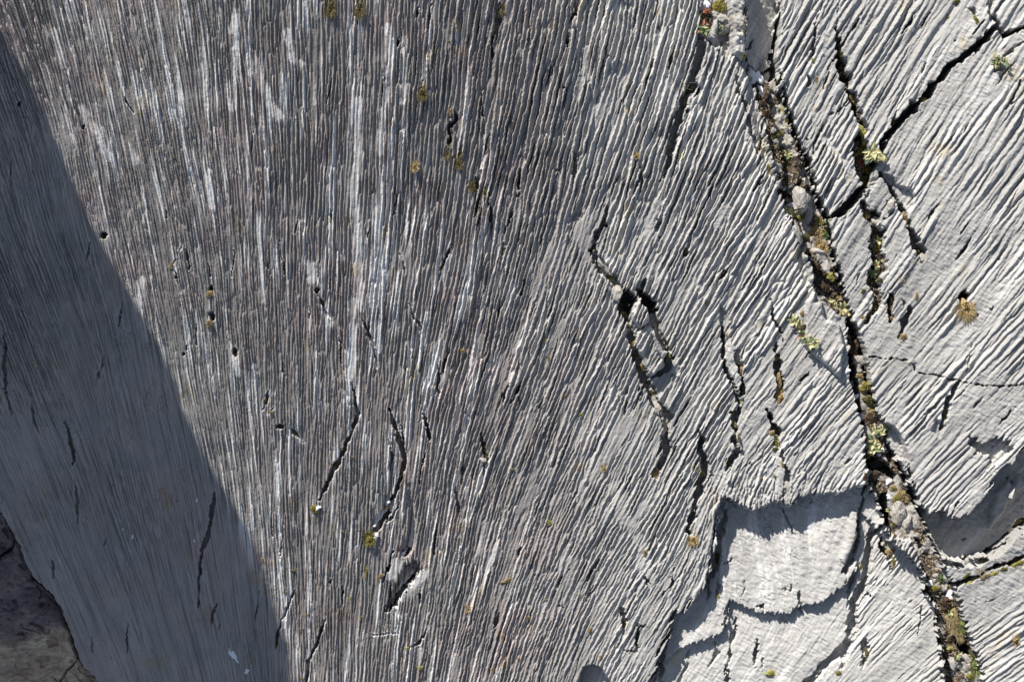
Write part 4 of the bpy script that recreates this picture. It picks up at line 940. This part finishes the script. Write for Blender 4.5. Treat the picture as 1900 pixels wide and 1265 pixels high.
moss(530, 1098, 5, 6, 'tiny pale moss speck above the crevice at the shadow edge', M_MOSSY); moss(512, 1196, 7, 12, 'dark green moss where the shadow meets the crevice', M_MOSSD)
moss(651, 1108, 5, 7, 'yellow speck of moss, left of the bottom pair', M_MOSSY); moss(669, 1145, 5, 10, 'yellow moss sliver above the level seam', M_MOSSY); moss(635, 986, 8, 6, 'small tan moss left of the big olive tussock', M_MOSSB)
moss(702, 1075, 4, 5, 'tiny tan moss speck near the dark hollow', M_MOSSB); moss(560, 1258, 5, 7, 'brown moss speck on the bottom edge', M_MOSSB)
moss(35, 193, 6, 11, 'dark moss spot in the shaded upper left', M_MOSSD); moss(192, 441, 11, 8, 'dark moss at the black hole on the shadow edge', M_MOSSD, 30)
snow(246, 995, 4, 8, 'white speck in the shaded face, larger of the pair'); snow(228, 981, 3, 4, 'white speck in the shaded face, smaller of the pair'); snow(360, 1003, 3, 5, 'white speck beside the long shaded crack'); snow(365, 928, 3, 6, 'white speck above the long shaded crack')
snow(430, 1212, 8, 44, 'bluish ice streak low in the shaded face', -38, 1.2, 'ice'); snow(458, 1244, 9, 10, 'small ice lump below the bluish ice streak', 0, 2, 'ice')

# ---- cracks between the middle and the fissure
moss(1349, 621, 7, 9, 'reddish moss bit at the head of the smooth hollow', M_MOSSB); moss(1375, 688, 7, 26, 'red-brown moss in the crack right of the smooth rib', M_MOSSB, 5); moss(1379, 724, 7, 18, 'brown moss in the same crack below the red-brown one', M_MOSSD, 5); moss(1376, 745, 5, 6, 'small green moss at the lower tip of the smooth rib', M_MOSS)
moss(1364, 788, 8, 12, 'orange-brown moss at the top of a short broken crack', M_MOSSB); moss(1370, 812, 5, 18, 'brown moss line along the short broken crack', M_MOSSB, -10); moss(1352, 856, 6, 10, 'dark moss at the foot of the short broken crack', M_MOSSD)
moss(1443, 712, 14, 46, 'long tan moss bolster in the narrow crack', M_MOSSB, -4, 4); grass(1449, 736, 24, 20, 'olive dry tuft at the foot of the tan moss bolster', M_GRASSG, n=120); moss(1441, 664, 9, 9, 'yellow leaf-like moss bit above the tan bolster', M_MOSSY)
moss(1437, 818, 22, 22, 'yellow-green moss cushion under the black pocket', M_MOSSY, 0, 6); moss(1433, 803, 10, 10, 'rusty moss on the upper rim of the yellow-green cushion', M_MOSSB); moss(1438, 833, 14, 8, 'dark moss skirt below the yellow-green cushion', M_MOSSD)
moss(1424, 762, 5, 7, 'rust moss speck above the black pocket', M_MOSSB); moss(1452, 862, 6, 12, 'brown moss beside the white broken rib', M_MOSSB); moss(1439, 884, 7, 9, 'yellow-brown moss on the broken rib', M_MOSS); moss(1412, 887, 6, 6, 'tiny orange moss speck left of the broken rib', M_MOSSB)
moss(1305, 878, 7, 8, 'yellow moss in the deep slit', M_MOSSY); twigs(1298, 870, 14, 22, 'pale dry stalks over the deep slit', 4, M_STEM)
plant(1477, 592, 30, 20, 'sprawling yellow-green leafy plant on the fluted slab, upper end of its row', 26, 20); plant(1489, 613, 24, 26, 'leafy plant with tan and green leaves, middle of its row', 26, 40, .1, .35); plant(1502, 634, 30, 18, 'leafy plant with long pale leaves, lower end of its row', 26, 20, 0, .3)
moss(1490, 580, 10, 14, 'brown moss behind the row of leafy plants', M_MOSSB, 60); moss(1495, 605, 8, 24, 'red-brown litter along the row of leafy plants', M_SOIL, 70)

# ---- main fissure, from the top down
snow(1311, 5, 13, 22, 'blue-white snow at the top edge beside the green moss', 0, 3); moss(1333, 14, 28, 36, 'thick olive-green moss at the top edge', M_MOSS, 20, 5); moss(1312, 22, 16, 14, 'rust-red moss under the snow at the top edge', M_LEAFR)
plant(1302, 56, 26, 22, 'green leafy plant with red tips at the top crevice', 26, 0, .25, .6); plant(1332, 62, 14, 12, 'small green sprig on the white dry stone', 12, 0, 0, .8, size=.8)
stone(1338, 34, 16, 14, 'cream stone under the thick olive moss', 0); stone(1344, 48, 24, 18, 'cream lichen-spotted stone right of the green leafy plant', 30); moss(1353, 52, 9, 9, 'yellow moss on the cream stone', M_MOSSY); moss(1353, 64, 6, 7, 'rust-red moss under the cream stone', M_LEAFR)
moss(1380, 104, 9, 12, 'olive moss in the nook above the large snow patch', M_MOSSD)
snow(1399, 142, 26, 34, 'large bluish snow patch in the head of the fissure', -20, 4); snow(1414, 173, 12, 26, 'bright white snow tongue below the large snow patch', -30, 3)
snow(1430, 96, 9, 8, 'small snow bit in the black gap, uppermost', 0, 2); snow(1427, 117, 7, 6, 'small snow bit in the black gap, middle one'); snow(1428, 136, 7, 8, 'small snow bit in the black gap, lowest')
stone(1417, 122, 18, 16, 'grey stone in the black gap beside the snow bits', 20)
stone(1418, 148, 12, 30, 'pale pointed stone right of the large snow patch', 15); stone(1433, 158, 13, 16, 'pale stone ringed by moss under the black gap', 20); stone(1438, 166, 8, 12, 'small dark-edged stone beside the moss-ringed stone', 0)
moss(1446, 150, 18, 14, 'brown moss under the black gap, upper', M_MOSSD); moss(1428, 168, 10, 10, 'golden moss left of the moss-ringed stone', M_MOSSB); moss(1447, 182, 16, 18, 'dark brown moss right of the long pale slab', M_MOSSD); moss(1455, 204, 10, 18, 'yellow moss on the right rim, upper', M_MOSSY, 15); moss(1459, 224, 9, 16, 'golden moss on the right rim, middle', M_MOSS, 15); moss(1462, 236, 7, 8, 'yellow moss on the right rim, lowest of three', M_MOSSY)
moss(1416, 192, 14, 14, 'black-brown moss beside the snow tongue', M_SOIL); moss(1422, 210, 18, 16, 'reddish humus lump left of the pale slab', M_SOIL); moss(1432, 222, 14, 12, 'brown moss lump at the foot of the pale slab', M_MOSSD)
stone(1434, 242, 9, 12, 'white chip of rock among brown moss', 0); moss(1447, 247, 13, 12, 'olive-yellow moss under the white chip', M_MOSS); moss(1438, 252, 20, 16, 'dark brown moss, wide lump below the white chip', M_MOSSD)
stone(1456, 268, 18, 16, 'rough pale stone in the middle of the fissure', 10); stone(1440, 262, 9, 10, 'small ring-shaped stone left of the rough pale stone', 0); plant(1466, 286, 14, 14, 'small yellow star-shaped plant between the stones', 12, 0, 0, .1, size=.8)
moss(1447, 284, 14, 18, 'dark moss under the rough pale stone', M_MOSSD); moss(1463, 308, 10, 22, 'olive moss strip between two ribs', M_MOSS, -10); moss(1425, 310, 10, 14, 'olive moss beside the long grey rib', M_MOSS, 40); moss(1430, 324, 7, 10, 'rust moss at the lower end of the long grey rib', M_MOSSB); moss(1494, 327, 7, 7, 'yellow-brown moss on top of a pointed rib', M_MOSSB)
stone(1462, 372, 0.1+11, 6, 'pale splinter above the snow in the lower gap', 0)
snow(1468, 381, 12, 12, 'white snow lump in the middle of the fissure', 0, 4); snow(1455, 352, 7, 5, 'snow speck above the dark humus'); snow(1459, 406, 5, 4, 'snow speck under the star-shaped plant'); snow(1508, 478, 7, 13, 'bluish snow oval beside the dry grass cushion', 0, 3)
moss(1452, 360, 22, 24, 'dark red-brown humus lump above the white snow lump', M_SOIL); plant(1463, 394, 17, 15, 'pale yellow star-shaped plant below the white snow lump', 14, 0, 0, .15); moss(1487, 403, 20, 12, 'golden-olive moss under the grey stone', M_MOSS); moss(1476, 388, 12, 14, 'dark moss between snow lump and grey stone', M_MOSSD)
stone(1487, 368, 26, 44, 'large upright grey stone in the middle of the fissure', -5, 12); stone(1496, 400, 8, 8, 'cream stone chip under the upright grey stone', 0); stone(1500, 398, 16, 40, 'narrow shaded stone right of the upright grey stone', 10, 9)
stone(1480, 430, 10, 34, 'narrow broken splinter on the left bank', -15, 6); stone(1500, 456, 14, 12, 'pale triangular stone above the dry grass cushion', 20)
grass(1515, 432, 24, 18, 'golden grass tuft in the fissure', M_GRASSG, n=170); moss(1519, 412, 12, 26, 'grey-green moss column above the golden tuft', M_MOSS); moss(1495, 440, 18, 14, 'rust-brown moss left of the golden tuft', M_MOSSD); grass(1523, 458, 30, 18, 'straw-coloured dry grass cushion below the golden tuft', M_GRASSG, n=260); grass(1530, 435, 14, 14, 'green tuft right of the golden one', M_LEAFG, n=90); moss(1500, 462, 14, 10, 'brown moss under the pale triangular stone', M_MOSSB)
plant(1533, 412, 18, 14, 'small green plant at the mouth of the diagonal crack', 14, 0, 0, .7, size=.8)
moss(1541, 513, 16, 20, 'bright yellow-green moss cushion on the brown soil', M_MOSSY, -30, 5); moss(1518, 495, 16, 16, 'dark humus clod at the top of the brown soil', M_SOIL); moss(1530, 535, 26, 18, 'humus clod at the foot of the brown soil', M_SOIL)
stone(1526, 543, 12, 8, 'white stone sliver lying on the brown soil', 20); stone(1525, 553, 12, 10, 'white stone chip under the sliver', 0)
moss(1556, 553, 13, 11, 'round yellow moss cushion above the large leafy plants', M_MOSSY); plant(1548, 566, 38, 28, 'large pale leafy plant in the fissure, left of two', 40, 30, .05, .25); plant(1570, 577, 26, 18, 'pale leafy plant with broad leaves, right of two in the fissure', 24, 10, 0, .1, size=1.1); stone(1555, 587, 10, 8, 'tan stone under the large leafy plants')
moss(1585, 645, 18, 28, 'dark humus heap in the deep part of the fissure', M_SOIL); stone(1592, 668, 20, 20, 'rounded grey-brown stone in the deep part of the fissure', 0); moss(1588, 642, 10, 9, 'golden moss on the dark humus heap', M_MOSSB)
snow(1572, 688, 11, 10, 'bluish snow bits at the left bank, upper'); snow(1585, 713, 9, 11, 'bluish snow bits at the left bank, middle'); snow(1589, 735, 9, 9, 'bluish snow bits at the left bank, lower'); snow(1603, 773, 13, 15, 'bright snow wedge beside the mossy clods', 40, 3)
moss(1595, 698, 16, 12, 'reddish moss clod above the tall mossy clods', M_MOSSB); moss(1605, 718, 22, 22, 'yellow-topped mossy clod, uppermost of three', M_MOSS, 0, 7); moss(1612, 743, 24, 20, 'brown mossy clod, middle of three', M_MOSSD, 10, 7); moss(1620, 765, 24, 20, 'olive and brown mossy clod, lowest of three', M_MOSSB, 30, 6); moss(1618, 778, 24, 16, 'red-brown humus behind the bright snow wedge', M_SOIL)
plant(1630, 797, 30, 26, 'lime-yellow leafy plant with rounded leaves at the pocket', 36, 0, 0, .12, size=.9); plant(1617, 825, 30, 30, 'lime-yellow plant with long finger-like leaves', 26, 45, 0, .2, size=1.2); moss(1608, 842, 14, 20, 'dark green moss under the finger-leaved plant', M_MOSSD)
snow(1638, 834, 7, 8, 'blue-white snow bit under the pocket, upper right'); snow(1631, 843, 7, 6, 'blue-white snow bit under the pocket, lower left'); snow(1649, 893, 10, 13, 'blue-white snow bit above the mossy bank'); snow(1650, 922, 9, 10, 'blue-white snow bit left of the mossy bank')
moss(1622, 882, 16, 20, 'black humus hole filling, right of its twin', M_SOIL); moss(1606, 884, 10, 14, 'black humus hole filling, left of its twin', M_SOIL); moss(1657, 905, 14, 12, 'golden moss above the mossy bank', M_MOSSB); moss(1674, 921, 28, 26, 'broad brown mossy bank above the round stone', M_MOSSB, 45, 5); moss(1664, 925, 18, 14, 'olive moss at the left of the mossy bank', M_MOSS)
stone(1669, 950, 27, 34, 'round cream boulder in the fissure', -10, 11, 'boulder'); stone(1684, 968, 15, 26, 'smaller cream boulder leaning at the round one', 15, 8, 'boulder'); stone(1700, 968, 14, 26, 'rough brown-grey rock at the right wall', -20, 7)
plant(1650, 950, 10, 12, 'tiny yellow-green plant left of the round boulder', 9, 0, .1, .3, size=.6); moss(1647, 963, 12, 12, 'brown moss left of the round boulder', M_MOSSB); moss(1660, 972, 12, 10, 'dark moss under the round boulder', M_MOSSD)
twigs(1674, 990, 26, 24, 'grey dead twigs below the two boulders', 12); stone(1652, 1008, 13, 14, 'grey oval stone under the dead twigs', 40); moss(1656, 992, 12, 12, 'brown moss round the grey oval stone', M_MOSSB); moss(1643, 1009, 9, 8, 'yellow-olive moss left of the grey oval stone', M_MOSS); moss(1652, 1024, 16, 18, 'brown-yellow moss strip, upper of two', M_MOSSB, 50); moss(1658, 1042, 7, 20, 'yellow moss strip, lower of two', M_MOSS)
snow(1726, 1082, 15, 10, 'white snow block at the mossy corner, upper', 30, 4); snow(1762, 1104, 14, 22, 'white snow block beside the dead brushwood', -20, 4); moss(1735, 1091, 17, 14, 'olive moss cushion between the two snow blocks', M_MOSS); stone(1738, 1067, 14, 14, 'pale stone above the upper snow block'); stone(1750, 1090, 16, 18, 'grey broken stone between moss and snow', 20); grass(1746, 1071, 14, 14, 'small green tuft by the pale stone', M_LEAFG, n=70)
stone(1757, 1045, 22, 11, 'flat oval stone in the dark joint', -8, 4); moss(1764, 1087, 11, 9, 'brown moss at the joint corner', M_MOSSB); stone(1757, 1073, 12, 14, 'pale rounded stone right of the small green tuft'); moss(1740, 1058, 9, 8, 'tan moss above the pale stone', M_MOSSB)
moss(1755, 1120, 30, 26, 'brown humus under the dead brushwood, upper', M_SOIL); moss(1772, 1160, 34, 60, 'olive ground moss under the dead brushwood', M_MOSSB, -15, 5)
twigs(1765, 1132, 62, 44, 'tangled tan dead brushwood, upper clump', 55, M_STEM); twigs(1776, 1160, 58, 50, 'tangled grey dead brushwood, lower clump', 50, M_TWIG); grass(1792, 1160, 24, 28, 'grey-green needle tuft at the right of the brushwood', M_GRASSV, n=130); plant(1764, 1136, 16, 10, 'bright green sprig inside the brushwood', 10, 0, 0, .6, size=.6)
plant(1777, 1180, 24, 16, 'leafy plant with round yellow leaves under the brushwood', 16, 0, .1, .3); moss(1764, 1185, 18, 22, 'red-brown humus left of the round-leaved plant', M_SOIL); moss(1753, 1218, 18, 40, 'red-brown humus strip along the left bank', M_SOIL, -20); plant(1772, 1208, 16, 24, 'yellow-green plant above the lowest stones', 14, 0, 0, .3, size=.8); moss(1764, 1202, 14, 9, 'yellow moss above the lowest stones', M_MOSSY)
twigs(1790, 1205, 40, 30, 'thin curved dead stalks over the black hole', 8, M_STEM); stone(1790, 1222, 24, 18, 'grey lined stone at the foot of the fissure', 30, 6); stone(1768, 1232, 16, 26, 'pale stone left of the grey lined one', -10); moss(1787, 1211, 20, 7, 'rust moss ledge above the grey lined stone', M_MOSSB)
grass(1810, 1232, 24, 40, 'bushy grey-green cushion plant at the bottom edge', M_GRASSV, n=260); moss(1802, 1255, 16, 14, 'olive moss at the bottom edge of the fissure', M_MOSS); plant(1752, 1246, 12, 12, 'small yellow plant at the bottom edge', 9, 0, 0, .2, size=.6)

# ---- right of the fissure
moss(1508, 112, 5, 10, 'yellow moss in the hairline crack, upper spot', M_MOSSY); moss(1515, 147, 7, 14, 'brown-yellow moss in the hairline crack, lower spot', M_MOSSB); moss(1556, 70, 8, 9, 'brown moss dot at the head of the soil crack', M_MOSSD); moss(1560, 100, 9, 22, 'brown moss strand in the upper soil crack', M_MOSSD); moss(1561, 124, 9, 12, 'golden moss in the upper soil crack', M_MOSSB); moss(1580, 184, 22, 14, 'tan moss spread where the soil crack narrows', M_MOSSB, 40); moss(1566, 150, 14, 20, 'dark brown moss in the widest part of the soil crack', M_SOIL)
moss(1604, 250, 14, 34, 'bright olive moss tongue, upper', M_MOSSY, -8, 5); moss(1604, 275, 18, 30, 'green moss carpet left of the large-leaved plant', M_MOSS, 5, 5); plant(1622, 282, 34, 34, 'large-leaved yellow and green plant at the crack junction', 34, 0, 0, .35, size=1.35); moss(1603, 300, 22, 18, 'rust-red moss under the large-leaved plant', M_LEAFR); moss(1606, 320, 24, 22, 'tan and olive moss cushion below the rust-red moss', M_MOSS, 0, 6); moss(1616, 330, 22, 22, 'dark green moss at the corner of the black crack', M_MOSSD); moss(1603, 340, 12, 12, 'olive moss hanging into the black crack', M_MOSSD)
moss(1714, 188, 16, 14, 'dark moss with a yellow spot in the black diagonal crack', M_MOSSD); moss(1714, 188, 5, 4, 'bright yellow moss spot in the black diagonal crack', M_MOSSY, hz=6); moss(1655, 228, 14, 7, 'olive moss on the lower lip of the black diagonal crack', M_MOSSD, -35)
plant(1853, 116, 26, 24, 'green and straw star-shaped plant on the upper right slab', 34, 0, .15, .45, size=.95)
moss(1758, 33, 8, 14, 'brown moss in a short groove on the broad slab', M_MOSSB); moss(1812, 38, 10, 18, 'olive moss on the lumpy corner of the broad slab', M_MOSS, -30); moss(1774, 4, 14, 10, 'dark olive moss at the top edge, far right', M_MOSSD); moss(1897, 175, 8, 16, 'orange moss at the right edge of the photo', M_MOSSB)
grass(1790, 566, 26, 38, 'golden grass tussock hanging from a dark hole', M_GRASSG, lie=-1.35, n=260)
moss(1606, 400, 18, 22, 'brown and tan moss at the head of the soil strip', M_MOSSB); stone(1628, 412, 24, 18, 'shaded square stone above the soil strip', 10, 6); stone(1652, 382, 14, 26, 'upright pale stone right of the shaded square one', 30, 8); moss(1678, 404, 14, 20, 'tan moss on the slab beside the black crevice', M_MOSSB, -20)
moss(1624, 442, 12, 14, 'green moss on the soil strip, left spot', M_MOSS); plant(1632, 445, 16, 12, 'green-yellow sprig on the soil strip', 10, 0, 0, .5, size=.6); moss(1628, 460, 22, 16, 'olive moss across the soil strip', M_MOSS); moss(1628, 478, 20, 18, 'dark humus clod across the soil strip', M_SOIL); plant(1630, 492, 22, 22, 'pale leaf litter plant on the soil strip', 20, 0, .2, .1, size=.7); plant(1620, 508, 22, 12, 'dark green sprig on the soil strip', 14, 0, 0, .85, size=.8); moss(1612, 523, 20, 12, 'bright yellow-green moss cushion left of the soil strip', M_MOSSY, -10, 4); moss(1633, 520, 10, 12, 'dark moss at the foot of the soil strip', M_MOSSD)
moss(1602, 540, 9, 10, 'brown moss in a groove left of the soil strip', M_MOSSD); moss(1603, 590, 12, 9, 'tan leaf litter at the fissure edge', M_MOSSB); moss(1620, 575, 12, 16, 'dark brown moss low in the soil strip', M_MOSSD, 40)
twigs(1672, 522, 20, 30, 'grey-green dry sprigs lying between two flutes', 10, M_STEM); moss(1655, 555, 10, 18, 'brown moss in the short slit, upper', M_MOSSD); moss(1656, 572, 12, 10, 'tan moss in the short slit, lower', M_MOSSB); moss(1655, 591, 9, 8, 'ochre moss dot under the short slit', M_MOSSB); moss(1701, 550, 7, 16, 'ochre moss in the short curved slit', M_MOSSB, 10); moss(1676, 625, 16, 12, 'pale brown moss at the foot of the dark pocket', M_MOSSB)
moss(1702, 469, 11, 12, 'olive moss in the black crevice above the stone', M_MOSSD); stone(1708, 481, 15, 17, 'pale stone at the foot of the black crevice', 30, 6)
stone(1692, 670, 14, 10, 'small cream stone on the thin curved crack', 10); moss(1752, 770, 7, 16, 'dark moss in the short slit of the overhanging slab', M_MOSSD)
stone(1806, 828, 10, 16, 'rough knob beside the shaded hollow', 0, 5)
moss(1888, 968, 18, 9, 'ochre moss at the far end of the shaded ledge', M_MOSSB, -25); stone(1886, 985, 12, 9, 'pale stone below the ochre moss on the ledge', 0)
for i_, (x_, y_, w2, l_) in enumerate([(1795, 1084, 20, 'yellow moss on the long joint, nearest to the fissure'), (1812, 1074, 18, 'golden leafy moss on the long joint, second from the fissure'), (1828, 1069, 18, 'ochre leafy moss on the long joint, third from the fissure'), (1845, 1063, 18, 'golden leafy moss on the long joint, fourth from the fissure'), (1863, 1056, 16, 'brown moss on the long joint, near its right end'), (1890, 1045, 26, 'olive moss on the long joint at the edge of the photo')]):
    moss(x_, y_, w2, 8, l_, (M_MOSSY, M_MOSSB, M_MOSSB, M_MOSSY, M_MOSSD, M_MOSS)[i_], -25)
twigs(1818, 1056, 34, 26, 'grey brittle twigs at the crossing of the two joints', 18); moss(1826, 1043, 16, 8, 'brown moss in the upper joint', M_MOSSD, -45); moss(1793, 1068, 20, 6, 'dark olive moss under the low block', M_MOSSD, -35)
grass(1883, 1186, 18, 18, 'rust-coloured grass spot on the lower right slab', M_GRASSG, n=90)
moss(1430, 1248, 17, 15, 'yellow-green moss cushion at the bottom edge, under the smooth block', M_MOSSY, 0, 5); moss(1556, 1248, 12, 10, 'olive moss bit at the bottom edge', M_MOSS); moss(1609, 1215, 10, 22, 'brown moss in a pit of the lower slab', M_MOSSD); moss(1333, 1106, 6, 9, 'cream pebble-like moss at the edge of the smooth block', M_MOSSY)
moss(1598, 1055, 6, 22, 'dark moss in the joint beside the leaning rib', M_MOSSD); stone(1598, 976, 9, 14, 'small grey stone jammed above the ribs', 0)
snow(1334, 965, 6, 7, 'snow bit in the joint beside the smooth block, upper'); snow(1328, 1004, 6, 12, 'snow bit in the joint beside the smooth block, lower'); stone(1337, 953, 12, 16, 'grey stone in the joint beside the smooth block', 0); moss(1331, 1035, 8, 26, 'dark moss in the joint beside the smooth block', M_MOSSD)
stone(1117, 486, 18, 26, 'broken pale stone at the head of the middle crack, left one', -20, 6); stone(1128, 498, 16, 24, 'broken pale stone at the head of the middle crack, right one', -30, 6)
stone(1145, 543, 16, 30, 'rounded pale stone left of the black hole', 10, 7); stone(1214, 742, 14, 20, 'pale split stone under the wedge rocks', -30, 5); stone(1222, 757, 16, 18, 'pale split stone, lower one under the wedge rocks', -10, 5)
moss(1210, 728, 7, 14, 'brown-green moss between the split stones', M_MOSSD, 60); stone(1372, 660, 16, 30, 'smooth grey pebble-like rib in the smooth hollow', 0, 6)
stone(1460, 905, 26, 30, 'pale broken rock at the saw-tooth edge', -20, 9)

# ---- loose crumbs and dead leaves on the soil of the cracks: nobody could count them
def crumbs():
    jy, jx = np.nonzero(SOILB); rr = np.random.default_rng(9)
    va, vb = ([], []), ([], [])
    for k in rr.choice(len(jy), 3000):
        x, y, z = float(XW[jy[k], jx[k]]), float(YW[jy[k], jx[k]]), float(ZW[jy[k], jx[k]])
        if k % 3:
            s_ = rr.uniform(.003, .010)*(2.6 if rr.random() < .08 else 1)
            p = rr.normal(0, .5, (6, 3)); p /= np.linalg.norm(p, axis=1)[:, None]
            q_ = [(s_, 0, 0), (0, s_, 0), (-s_, 0, 0), (0, -s_, 0), (0, 0, s_*.8), (0, 0, -s_*.8)]
            v = [(x+a+p[i][0]*s_*.35, y+b_+p[i][1]*s_*.35, z+c_+p[i][2]*s_*.3) for i, (a, b_, c_) in enumerate(q_)]
            add(va, v, [(0, 1, 4), (1, 2, 4), (2, 3, 4), (3, 0, 4), (1, 0, 5), (2, 1, 5), (3, 2, 5), (0, 3, 5)])
        else:
            leaf(vb, (x, y, z+.004), rr.uniform(0, 6.28), rr.uniform(.008, .03), rr.uniform(.001, .005), rr.uniform(-.2, .7), rr.uniform(0, 1.2))
    tag(mesh_obj('rock_crumbs', va, M_CRUMB, (0, 0, 0)), 'small angular rock crumbs lying on the soil in the cracks', 'rubble', kind='stuff')
    tag(mesh_obj('leaf_litter', vb, M_STEM, (0, 0, 0)), 'dry brown and straw litter lying on the soil in the cracks', 'leaf litter', kind='stuff')
crumbs()
